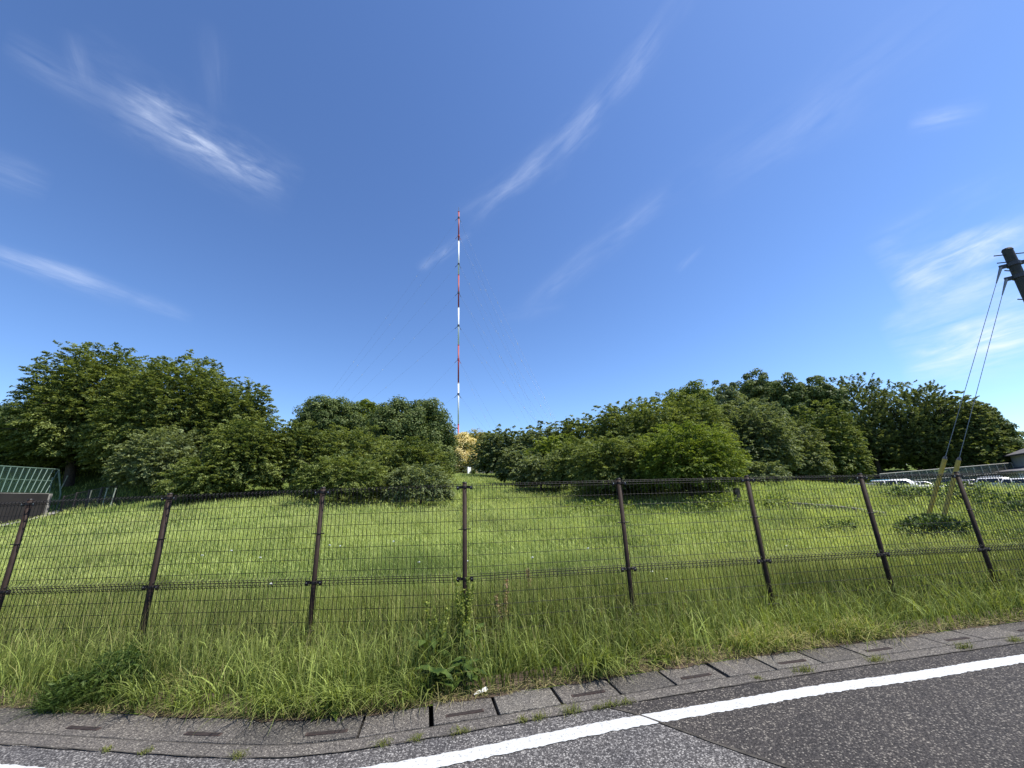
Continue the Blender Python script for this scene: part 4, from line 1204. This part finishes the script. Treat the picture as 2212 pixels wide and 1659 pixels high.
def rosette(x, y, n, l, label, seed, hgt=0.16, mat=M_weed):
    r_ = np.random.default_rng(seed)
    root = empty('broadleaf_weed', (x, y, 0.02 + max(0, gz(x, y))), label, 'plant')
    V_, F_, R_ = [], [], []
    nv = 0
    for k in range(n):
        a_ = r_.uniform(0, 6.28); el_ = r_.uniform(0.05, 0.8); L_ = l * r_.uniform(0.6, 1.15)
        dd = np.array([math.cos(a_), math.sin(a_), 0]); sd_ = np.array([-dd[1], dd[0], 0])
        m_ = 7
        for j in range(m_ + 1):
            t = j / m_
            c = dd * L_ * t * math.cos(el_) + np.array([0, 0, L_ * (math.sin(el_) * t - 0.55 * t * t) + hgt * (0.3 + 0.7 * ((k * 7) % n) / n)])
            wv = L_ * 0.17 * math.sin(math.pi * min(1, 0.12 + 0.88 * t)) ** 0.8 * (1.25 if j % 2 else 0.7)
            V_ += [c - sd_ * wv, c + np.array([0, 0, -0.01]), c + sd_ * wv]
            R_ += [r_.random()] * 3
            if j:
                b_ = nv + 3 * (j - 1)
                F_ += [(b_, b_ + 1, b_ + 4, b_ + 3), (b_ + 1, b_ + 2, b_ + 5, b_ + 4)]
        nv += 3 * (m_ + 1)
    link('leaf_rosette', np_mesh('leaf_rosette', np.array(V_), np.array(F_), {'rnd': np.array(R_)}), mat, root)
rosette(-0.74, 3.83, 13, 0.26, 'dark broad leaved weed hanging over the gutter below the fourth post', 12, 0.20)
rosette(-0.50, 3.95, 11, 0.22, 'ragged broad leaved weed right of the dark overhanging one', 13, 0.24)
rosette(-1.53, 3.68, 9, 0.22, 'pale lobed weed at the gutter edge below the third post', 14, 0.10, LM['bright'])
rosette(1.28, 4.28, 10, 0.13, 'small low green weed at the gutter edge between fifth and sixth posts', 15, 0.05, LM['bright'])
# small tufts in the crack along the asphalt
M_tuft = leaf_mat('tuft_blade', (0.085, 0.115, 0.022), (0.20, 0.21, 0.06), trans=0.35, patch=3.0, tip=(0.36, 0.30, 0.13))
tufts = [(-2.93, 0.05, 'tiny'), (-2.62, 0.05, 'tiny'), (-1.92, 0.07, 'tiny'), (-0.98, 0.07, 'low'), (-0.76, 0.06, 'low'), (-0.46, 0.08, 'low'), (-0.02, 0.06, 'small'), (0.10, 0.08, 'small'), (0.36, 0.10, 'dense'), (0.56, 0.05, 'small'), (0.66, 0.09, 'upright'), (0.80, 0.07, 'small'),
         (2.05, 0.05, 'tiny'), (2.52, 0.11, 'wide'), (3.30, 0.11, 'round'), (4.36, 0.12, 'wide'), (5.0, 0.10, 'round')]
for k, (x, sz, look) in enumerate(tufts):
    st = []
    n = int(30 + 520 * sz)
    xo, yo = off(np.array([x]), -0.01 if k < 12 else 0.03)
    P = np.stack([rng.normal(0, sz * 0.42, n), rng.normal(0, 0.018, n), np.zeros(n)], 1)
    an = math.atan(float(slopeC(x)))
    P = np.stack([P[:, 0] * math.cos(an) - P[:, 1] * math.sin(an), P[:, 0] * math.sin(an) + P[:, 1] * math.cos(an), P[:, 2]], 1)
    add_blades(st, P, rng.uniform(0.2, 0.8, n) * sz, np.full(n, 0.004), rng.uniform(0.3, 1.5, n), rng.uniform(0, 6.28, n), 3, rng.random(n), 0.6 * rng.random(n))
    o = join(st, 'weed_tuft', M_tuft)
    o.location = (float(xo[0]), float(yo[0]), 0.006)
    tag(o, '%s weed tuft in the gutter crack, %s from the left' % (look, ORD[k]), 'weed', 'weed tufts in the gutter crack')
# white flowers in the meadow and a scrap of litter
M_petal = simple('petal', (0.75, 0.75, 0.70), 0.6, var=0.05)
for k, (px, py) in enumerate([(437, 1200), (562, 1205), (500, 1190), (712, 1178), (735, 1180), (905, 1215), (1270, 1185), (1010, 1213), (585, 1262), (1408, 1236), (1440, 1252), (1150, 1205), (850, 1170), (1700, 1180)]):
    r_ = ray(px, py)
    lo = 5.0
    while lo < 40 and CAM_H + r_[2] / math.hypot(r_[0], r_[1]) * lo > gz(r_[0] / math.hypot(r_[0], r_[1]) * lo, r_[1] / math.hypot(r_[0], r_[1]) * lo) + 0.40: lo += 0.1
    q = at(px, py, lo); g0 = gz(q[0], q[1])
    root = empty('white_flower', (q[0], q[1], g0), 'white flower head standing among the meadow grass behind the fence', 'flower', 'white flowers in the meadow')
    hz_ = q[2] - g0
    MB().rod((0, 0, 0), (0, 0, hz_), 0.003, 4).build('stem', M_weed, root)
    fb = MB()
    for j in range(7):
        a_ = j * 2.4; fb.ball((0.014 * math.cos(a_) * (j > 0), 0.014 * math.sin(a_) * (j > 0), hz_ + 0.006 * (j % 3)), 0.012, 6)
    fb.build('flower_head', M_petal, root)
lit = MB()
lit.prism([(0, 0, 0), (0.07, 0.01, 0.008), (0.085, 0.04, 0.02), (0.03, 0.045, 0.012)], (0, 0, 0.002))
lit.prism([(0.06, 0.02, 0.01), (0.12, 0.035, 0.006), (0.105, 0.07, 0.03), (0.07, 0.06, 0.02)], (0, 0, 0.002))
tag(lit.build('paper_scrap', simple('paper', (0.72, 0.72, 0.70), 0.7), None, (-0.42, 3.80, 0.03)), 'crumpled white paper scrap at the gutter edge', 'litter')

# ------------------------------------------------------------------ left: retaining wall, net fence, rail fence, stakes
M_wall = simple('shade_dark_concrete', (0.012, 0.011, 0.012), 0.9, var=0.35, scale=1.2, col2=(0.024, 0.022, 0.022))  # near-black base colour carries the shade on the wall face
M_pale = simple('pale_concrete', (0.26, 0.25, 0.235), 0.9, var=0.2, scale=3)
M_gnet = simple('green_frame', (0.105, 0.165, 0.13), 0.5, var=0.15, scale=3)
def net_mat(name, col, op):
    m, t, out = new_mat(name)
    nn, ll = t.nodes.new, t.links.new
    d_ = nn('ShaderNodeBsdfDiffuse'); d_.inputs[0].default_value = (*col, 1)
    tr = nn('ShaderNodeBsdfTransparent')
    ms = nn('ShaderNodeMixShader'); ms.inputs[0].default_value = op
    ll(tr.outputs[0], ms.inputs[1]); ll(d_.outputs[0], ms.inputs[2]); ll(ms.outputs[0], out.inputs[0])
    return m
M_net = net_mat('green_net', (0.09, 0.17, 0.14), 0.13)
wa, wb = at(-110, 1062, 35.5), at(106, 1067, 40)
za, zb = wa[2] - 0.05, wb[2]
ga, gb = gz(wa[0], wa[1]) - 0.4, gz(wb[0], wb[1]) - 0.4
A2, B2 = Vector((wa[0], wa[1], 0)), Vector((wb[0], wb[1], 0))
wu = (B2 - A2).normalized(); wn = Vector((-wu.y, wu.x, 0))
wall = empty('retaining_wall', (wb[0], wb[1], gb + 0.4), 'concrete retaining wall coloured dark for shade, under the green net fence at left', 'wall')
WL = Vector(wall.location)
MB().prism([A2 + Vector((0, 0, ga)) - WL, B2 + Vector((0, 0, gb)) - WL, B2 + Vector((0, 0, zb)) - WL, A2 + Vector((0, 0, za)) - WL], wn * 0.4).build('wall_face', M_wall, wall)
MB().prism([B2 + wu * 0.003 + Vector((0, 0, gb)) - WL, B2 + wu * 0.28 + Vector((0, 0, gb)) - WL, B2 + wu * 0.28 + Vector((0, 0, zb + 0.02)) - WL, B2 + wu * 0.003 + Vector((0, 0, zb + 0.02)) - WL], wn * 0.4).build('end_pillar', M_pale, wall)
MB().prism([A2 + Vector((0, 0, za + 0.003)) - WL, B2 + Vector((0, 0, zb + 0.003)) - WL, B2 + Vector((0, 0, zb + 0.04)) - WL, A2 + Vector((0, 0, za + 0.03)) - WL], wn * 0.42).build('coping', M_pale, wall)
nf = empty('net_fence', tuple(B2 + Vector((0, 0, zb))), 'green framed net fence on top of the dark concrete wall at left', 'fence')
NL = Vector(nf.location)
ta, tb = at(-110, 1000, 36), at(127, 1014, 41)
Ta, Tb = Vector(ta), Vector(tb)
Ba, Bb = A2 + wn * 0.2 + Vector((0, 0, za + 0.08)), B2 + wn * 0.2 + Vector((0, 0, zb + 0.08))
nP = 16
for i in range(nP + 1):
    t = i / nP
    MB().rod(Ba.lerp(Bb, t) - NL, Ta.lerp(Tb, t) - NL, 0.022, 6).build('net_post', M_gnet, nf)
MB().rod(Ta - NL, Tb - NL, 0.035, 6).build('top_rail', M_gnet, nf)
MB().rod(Ba.lerp(Ta, 0.5) - NL, Bb.lerp(Tb, 0.5) - NL, 0.022, 6).build('middle_rail', M_gnet, nf)
MB().poly([Ba - NL, Bb - NL, Tb - NL, Ta - NL]).build('net', M_net, nf)
Cm = Vector(at(131, 1068, 41)); Cg = Vector((Cm.x, Cm.y, gz(Cm.x, Cm.y)))
MB().rod(Tb - NL, Cm - NL, 0.045, 6).build('corner_post', M_gnet, nf)
MB().rod(Cm - NL, Cg - NL, 0.045, 6).build('corner_post', M_gnet, nf)
B3 = Bb + Vector((0, 0, 0)); B3g = Vector((B2.x, B2.y, gb + 0.4)) + wu * 0.45
MB().poly([Bb - NL, B3g - NL, Cg - NL, Cm - NL, Tb - NL]).build('side_net', M_net, nf)
# apron at the foot of the wall
pts = []
for t in np.linspace(0, 1, 14):
    q = A2.lerp(B2 + wu * 0.5, t)
    for o_ in (-0.05, -2.4 + 1.6 * t):
        r_ = q + wn * o_
        pts.append((r_.x, r_.y, gz(r_.x, r_.y) + 0.13))
V = np.array(pts); F = np.array([(2 * i, 2 * i + 1, 2 * i + 3, 2 * i + 2) for i in range(13)])
tag(link('path', np_mesh('path', V, F), M_pale), kind='structure')
# low dark rail fence beside the net
M_wood = simple('dark_timber', (0.045, 0.038, 0.034), 0.8, var=0.3, scale=4)
rf = []
for px, py, d in [(134, 1090, 38), (160, 1089, 37), (186, 1088, 36.2), (212, 1090, 35.6), (243, 1090, 35)]:
    q = at(px, py, d); rf.append(Vector((q[0], q[1], gz(q[0], q[1]))))
fr = empty('rail_fence', tuple(rf[0]), 'low dark rail fence between the green net and the meadow at left', 'fence')
RL = Vector(fr.location)
for q in rf:
    MB().rod(q - RL + Vector((0, 0, -0.2)), q - RL + Vector((0, 0, 1.15)), 0.05, 8).build('post', M_wood, fr)
for nme, hz_ in (('top_rail', 1.08), ('lower_rail', 0.55)):
    mb = MB()
    for a_, b_ in zip(rf[:-1], rf[1:]): mb.rod(a_ - RL + Vector((0, 0, hz_)), b_ - RL + Vector((0, 0, hz_)), 0.025, 6)
    mb.build(nme, M_wood, fr)
mb = MB()
for a_, b_ in zip(rf[:-1], rf[1:]): mb.poly([a_ - RL + Vector((0, 0, 0.1)), b_ - RL + Vector((0, 0, 0.1)), b_ - RL + Vector((0, 0, 1.05)), a_ - RL + Vector((0, 0, 1.05))])
mb.build('mesh_infill', net_mat('dark_net', (0.05, 0.05, 0.045), 0.35), fr)
# leaning white stakes on the bank
M_stake = simple('pale_stake', (0.30, 0.33, 0.27), 0.7, var=0.2, scale=5)
stk = [(204, 1031, 0.03), (219, 1044, 0.10), (229, 1059, 0.06), (243, 1072, 0.08), (141, 1016, 0.30), (122, 1012, -0.10)]
for k, (px, py, ln) in enumerate(stk):
    q = at(px, py, 37.5 - 1.2 * k if k < 4 else 45)
    g0 = gz(q[0], q[1])
    root = empty('bank_stake', (q[0], q[1], g0), ['topmost pale stake of the row down the bank', 'second pale stake down the bank with a knot on top', 'third pale stake down the bank', 'lowest pale stake of the row down the bank', 'strongly leaning pale stake behind the green net', 'thin stake behind the green net, left of the leaning one'][k], 'stake', 'pale stakes on the bank')
    MB().rod((0, 0, -0.2), (ln, 0, 1.05), 0.028, 6).build('shaft', M_stake, root)
    MB().rod((ln * 0.97 - 0.005, 0, 0.98), (ln * 1.02, 0, 1.08), 0.04, 6).build('rope_loop', M_stake, root)

# ------------------------------------------------------------------ gap: white panel, grey rail, shrub
q = at(1013.5, 1020, 74); g0 = gz(q[0], q[1])
wp = empty('white_board', (q[0], q[1], g0), 'white upright board at the crest under the yellow tree', 'board', rz=rad(48))
MB().box((0, 0, 0.72), (0.80, 0.10, 1.30)).build('panel', simple('white_board_paint', (0.84, 0.83, 0.81), 0.6), wp, bevel=0.01)
for s_ in (-0.43, 0.43): MB().box((s_, 0.02, 0.65), (0.05, 0.08, 1.5)).build('leg', M_steel, wp)
q = at(1045, 1019, 78); g0 = gz(q[0], q[1])
gr = empty('grey_railing', (q[0], q[1], g0), 'faint grey railing at the crest right of the white board', 'railing')
for k in range(9): MB().rod((-1.6 + 0.42 * k, 0, -0.1), (-1.6 + 0.42 * k, 0, 0.95), 0.03, 6).build('post', M_pale, gr)
for hz_ in (0.5, 0.92): MB().rod((-1.62, 0, hz_), (1.78, 0, hz_), 0.025, 6).build('rail', M_pale, gr)
q = at(1021, 1030, 62); leafy('dark_shrub', (q[0], q[1], gz(q[0], q[1])), 260, (0.5, 0.4), 0.75, 0.22, M_weed, 'small dark shrub alone on the grass of the gap', 'bush', seed=31)

# ------------------------------------------------------------------ right: marker, kerb, parapet, cars, fence, house
q = at(1594, 1078, 21.0); g0 = gz(q[0], q[1])
mk = MB(); mk.prism([(-0.11, -0.1, -0.2), (0.11, -0.1, -0.2), (0.11, -0.1, 0.60), (0.07, -0.1, 0.66), (-0.07, -0.1, 0.66), (-0.11, -0.1, 0.60)], (0, 0.2, 0))
tag(mk.build('marker_post', simple('weathered_stone', (0.085, 0.07, 0.06), 0.9, var=0.3, scale=8), None, (q[0], q[1], g0), bevel=0.01), 'short weathered stone marker post in the grass just left of the sixth fence post', 'marker')
kp = [at(px, py, d) for px, py, d in [(1650, 1074, 18.6), (1700, 1080, 18.0), (1735, 1083, 17.5), (1790, 1089, 17.0), (1845, 1095, 16.5), (1905, 1102, 15.9)]]
kb = empty('stone_kerb', (kp[0][0], kp[0][1], gz(kp[0][0], kp[0][1])), 'low stone kerb line crossing the meadow behind the seventh fence post', 'kerb')
KL = Vector(kb.location)
for a_, b_ in zip(kp[:-1], kp[1:]):
    va, vb = Vector((a_[0], a_[1], gz(a_[0], a_[1]))) - KL, Vector((b_[0], b_[1], gz(b_[0], b_[1]))) - KL
    uu = (vb - va); L2 = uu.length; uu.normalize(); nn2 = Vector((-uu.y, uu.x, 0)).normalized()
    va2, vb2 = va + uu * 0.01, vb - uu * 0.01
    up = Vector((0, 0, 0.24))
    MB().prism([va2 + Vector((0, 0, -0.2)), vb2 + Vector((0, 0, -0.2)), vb2 + up, va2 + up], nn2 * 0.15).build('kerb_stone', simple('kerb_stone_mat', (0.15, 0.135, 0.12), 0.9, var=0.3, scale=5), kb)
pa, pb = at(1712, 1052, 47), at(1892, 1045, 58)
par = empty('parapet', tuple(pa), 'pale low parapet line beyond the meadow leading to the parked van', 'wall')
MB().prism([(0, 0, -1.5), Vector(pb) - Vector(pa) + Vector((0, 0, -1.5)), Vector(pb) - Vector(pa), (0, 0, 0)], (0.1, 0.25, 0)).build('parapet_wall', simple('grey_concrete', (0.13, 0.13, 0.12), 0.9, var=0.2), par)
MB().prism([(0, 0, 0.003), Vector(pb) - Vector(pa) + Vector((0, 0, 0.003)), Vector(pb) - Vector(pa) + Vector((0, 0, 0.10)), (0, 0, 0.10)], (0.12, 0.3, 0)).build('coping', M_pale, par)
# parked cars
M_glass = simple('car_glass', (0.020, 0.024, 0.028), 0.08, var=0.1, spec=0.6)
M_tyre = simple('tyre', (0.02, 0.02, 0.02), 0.85)
M_rim = simple('rim', (0.4, 0.4, 0.42), 0.35, metal=0.7)
M_lamp = simple('lamp_glass', (0.7, 0.7, 0.68), 0.15)
PAINT = {k: simple('paint_' + k, c, 0.25, var=0.03, spec=0.6) for k, c in {'white': (0.78, 0.78, 0.78), 'blue': (0.10, 0.36, 0.55), 'dark': (0.02, 0.025, 0.035), 'silver': (0.35, 0.36, 0.38)}.items()}
def vehicle(px, d, rz, style, colr, label, second=None, zoff=0.0, rail=False):
    q = at(px, 1045, d); g0 = gz(q[0], q[1]) + zoff
    Lx, Wd = {'van': (4.7, 1.75), 'sedan': (4.4, 1.72), 'suv': (4.3, 1.78)}[style]
    prof = {'van': [(-2.35, .35), (2.30, .35), (2.35, .85), (2.15, 1.05), (1.45, 1.75), (1.1, 1.95), (-0.5, 1.975), (-2.2, 1.97), (-2.35, 1.8)],
            'sedan': [(-2.2, .32), (2.15, .32), (2.2, .7), (1.9, .88), (0.95, .98), (0.3, 1.42), (-0.9, 1.46), (-1.7, 1.02), (-2.15, .98)],
            'suv': [(-2.15, .40), (2.1, .40), (2.15, .85), (1.95, 1.05), (1.05, 1.12), (0.45, 1.70), (-1.75, 1.74), (-2.1, 1.15)]}[style]
    root = empty('parked_car' if style != 'van' else 'parked_van', (q[0], q[1], g0), label, 'van' if style == 'van' else 'car', 'vehicles parked beyond the mound', rz)
    belt = {'van': 1.12, 'sedan': 0.98, 'suv': 1.12}[style]
    bm = bmesh.new()
    ring = {}
    for s_ in (-1, 1):
        ring[s_] = [bm.verts.new((x_, s_ * (Wd / 2 - (0.17 * max(0, (z_ - belt) / 0.75))), z_)) for x_, z_ in prof]
    bm.faces.new(ring[-1]); bm.faces.new(ring[1][::-1])
    for i in range(len(prof)):
        j = (i + 1) % len(prof)
        bm.faces.new((ring[-1][j], ring[-1][i], ring[1][i], ring[1][j]))
    bmesh.ops.recalc_face_normals(bm, faces=bm.faces)
    bmesh.ops.bevel(bm, geom=list(bm.edges), offset=0.07, segments=3, affect='EDGES')
    me = bpy.data.meshes.new('body'); bm.to_mesh(me); bm.free()
    for p_ in me.polygons: p_.use_smooth = True
    body = link('body', me, PAINT[colr], root)
    if second:
        me.materials.append(PAINT[second])
        for p_ in me.polygons:
            if p_.center.x < -0.2: p_.material_index = 1
    def inset(z_): return Wd / 2 - 0.17 * max(0, (z_ - belt) / 0.75) + 0.006
    side = {'van': [[(0.15, 1.20), (1.35, 1.20), (1.0, 1.75), (0.15, 1.80)], [(-0.95, 1.20), (0.05, 1.20), (0.05, 1.80), (-0.95, 1.80)], [(-2.05, 1.20), (-1.05, 1.20), (-1.05, 1.80), (-2.0, 1.80)]],
            'sedan': [[(-0.25, 1.03), (0.75, 1.03), (0.25, 1.36), (-0.25, 1.38)], [(-1.45, 1.06), (-0.33, 1.03), (-0.33, 1.38), (-0.9, 1.38)]],
            'suv': [[(-0.2, 1.18), (0.85, 1.18), (0.42, 1.60), (-0.2, 1.62)], [(-1.15, 1.18), (-0.28, 1.18), (-0.28, 1.62), (-1.15, 1.62)], [(-1.95, 1.20), (-1.23, 1.18), (-1.23, 1.62), (-1.72, 1.62)]]}[style]
    for s_ in (-1, 1):
        for w_ in side:
            MB().prism([(x_, s_ * inset(z_), z_) for x_, z_ in w_], (0, -s_ * 0.03, 0)).build('side_window', M_glass, root)
    fr_ = {'van': ((2.08, 1.13), (1.5, 1.69)), 'sedan': ((0.88, 1.03), (0.36, 1.38)), 'suv': ((1.0, 1.18), (0.5, 1.64))}[style]
    rr_ = {'van': ((-2.352, 1.2), (-2.35, 1.75)), 'sedan': ((-1.62, 1.08), (-0.98, 1.42)), 'suv': ((-2.05, 1.25), (-1.8, 1.66))}[style]
    for nme, (a_, b_) in (('windscreen', fr_), ('rear_window', rr_)):
        sx = 1 if nme == 'windscreen' else -1
        dx, dz = b_[0] - a_[0], b_[1] - a_[1]; ln = math.hypot(dx, dz); nx, nz_ = (dz / ln * 1, -dx / ln) if sx > 0 else (-dz / ln, dx / ln)
        e_ = 0.012
        MB().prism([(a_[0] + nx * e_, -inset(a_[1]) + 0.1, a_[1] + nz_ * e_), (a_[0] + nx * e_, inset(a_[1]) - 0.1, a_[1] + nz_ * e_), (b_[0] + nx * e_, inset(b_[1]) - 0.1, b_[1] + nz_ * e_), (b_[0] + nx * e_, -inset(b_[1]) + 0.1, b_[1] + nz_ * e_)], (-nx * 0.03, 0, -nz_ * 0.03)).build(nme, M_glass, root)
    for wx in (Lx * 0.31, -Lx * 0.31):
        for s_ in (-1, 1):
            wh = MB().rod((wx, s_ * (Wd / 2 - 0.18), 0.32), (wx, s_ * (Wd / 2 + 0.01), 0.32), 0.32, 18).build('wheel', M_tyre, root)
            MB().rod((wx, s_ * (Wd / 2 + 0.012), 0.32), (wx, s_ * (Wd / 2 + 0.02), 0.32), 0.19, 14).build('rim', M_rim, wh)
    for s_ in (-1, 1):
        MB().box((Lx / 2 - 0.02, s_ * (Wd / 2 - 0.28), 0.74), (0.10, 0.34, 0.15)).build('headlight', M_lamp, root, bevel=0.02)
        MB().box((fr_[0][0] - 0.25, s_ * (Wd / 2 + 0.09), belt + 0.06), (0.10, 0.16, 0.12)).build('mirror', PAINT[colr], root, bevel=0.02)
    if rail:
        for s_ in (-1, 1): MB().rod((0.2, s_ * 0.58, 1.80), (-1.5, s_ * 0.58, 1.83), 0.025, 6).build('roof_rail', M_rim, root)
        MB().box((-0.6, 0, 1.86), (1.3, 0.95, 0.10)).build('roof_box', PAINT['white'], root, bevel=0.03)
    return root
vehicle(1934, 70, rad(-38), 'van', 'white', 'white van with a light blue rear half parked left of the yellow stays', second='blue', zoff=-0.05)
vehicle(1994, 73, rad(-40), 'sedan', 'white', 'low white car parked behind the yellow stays', zoff=0.15)
vehicle(2062, 74, rad(-42), 'sedan', 'dark', 'dark blue car parked left of the eighth fence post', zoff=0.15)
vehicle(2100, 76, rad(-42), 'sedan', 'silver', 'silver car parked right of the eighth fence post', zoff=0.15)
vehicle(2166, 72, rad(-45), 'suv', 'white', 'white off-road car with a roof box parked before the house', rail=True, zoff=-0.05)
vehicle(2222, 72, rad(-45), 'suv', 'white', 'white car cut off by the right edge before the house', zoff=-0.2)
# grey net fence behind the car park
M_gf = simple('grey_frame', (0.34, 0.33, 0.28), 0.6, var=0.15, scale=2)
fa, fb = at(1900, 1024, 78), at(2185, 1000, 92)
gf = empty('grey_net_fence', (fa[0], fa[1], gz(fa[0], fa[1])), 'long grey framed net fence behind the parked cars on the right', 'fence')
GL = Vector(gf.location)
A3, B3_ = Vector(fa) - GL, Vector(fb) - GL
nP = 17
ev = Vector((0, 0, -2.3))
for i in range(nP + 1):
    q = A3.lerp(B3_, i / nP)
    MB().rod(q + ev, q, 0.05, 6).build('post', M_gf, gf)
MB().rod(A3, B3_, 0.06, 6).build('top_rail', M_gf, gf)
MB().rod(A3 + ev * 0.55, B3_ + ev * 0.55, 0.045, 6).build('middle_rail', M_gf, gf)
MB().poly([A3 + ev, B3_ + ev, B3_, A3]).build('net', net_mat('grey_net', (0.22, 0.22, 0.18), 0.45), gf)
# house
M_hw = simple('house_wall', (0.58, 0.59, 0.61), 0.8, var=0.06, scale=1.0)
M_roof = simple('slate_roof', (0.115, 0.11, 0.115), 0.8, var=0.2, scale=2.0, bump=0.4, bscale=8)
hq = at(2192, 1020, 86)
house = empty('grey_house', (hq[0], hq[1], gz(hq[0], hq[1])), 'grey two storey house with slate hip roofs at the right edge', 'house', rz=rad(-38))
zE = CAM_H + tanel(2172, 980) * 86 - house.location.z
zR = CAM_H + tanel(2212, 950) * 88 - house.location.z
zLo = CAM_H + tanel(2165, 1018) * 84 - house.location.z
def hip(x0, x1, y0, y1, ze, zr, ov, nm):
    mb = MB()
    a_ = [(x0 - ov, y0 - ov, ze), (x1 + ov, y0 - ov, ze), (x1 + ov, y1 + ov, ze), (x0 - ov, y1 + ov, ze)]
    dy = (y1 - y0) / 2 + ov
    r0, r1 = (x0 - ov + dy, (y0 + y1) / 2, zr), (x1 + ov - dy, (y0 + y1) / 2, zr)
    v = [mb.bm.verts.new(p_) for p_ in a_ + [r0, r1]]
    lo = [mb.bm.verts.new((p_[0], p_[1], p_[2] - 0.14)) for p_ in a_]
    for f_ in ((0, 1, 5, 4), (1, 2, 5), (2, 3, 4, 5), (3, 0, 4)): mb.bm.faces.new([v[k] for k in f_])
    mb.bm.faces.new(lo[::-1])
    for k in range(4): mb.bm.faces.new((v[k], lo[k], lo[(k + 1) % 4], v[(k + 1) % 4]))
    return mb.build(nm, M_roof, house)
MB().box((6, 4.5, zLo / 2 - 0.2), (12, 11, zLo - 0.14 + 0.4)).build('lower_wall', M_hw, house)
hip(0, 12, -1, 10, zLo, zLo + 1.3, 0.5, 'lower_roof')
MB().box((7.0, 5.0, (zE + zLo) / 2), (9.6, 7.6, zE - zLo - 0.14)).build('upper_wall', M_hw, house)
hip(2.2, 11.8, 1.2, 8.8, zE, zE + 2.0, 0.6, 'upper_roof')
for x_, z_, w_, h_ in ((2.2, zLo * 0.45, 0.6, 1.0), (5.0, zLo * 0.5, 1.6, 1.3), (9.0, zLo * 0.5, 1.6, 1.3)):
    f_ = MB().box((x_, -1.02, z_), (w_, 0.06, h_)).build('window', M_steel, house)
    MB().box((x_, -1.055, z_), (w_ - 0.12, 0.02, h_ - 0.12)).build('pane', M_glass, f_)
for x_ in (5.0, 9.0):
    f_ = MB().box((x_, 1.18, (zE + zLo) / 2 + 0.3), (1.6, 0.06, 1.1)).build('window', M_steel, house)
    MB().box((x_, 1.145, (zE + zLo) / 2 + 0.3), (1.48, 0.02, 0.98)).build('pane', M_glass, f_)
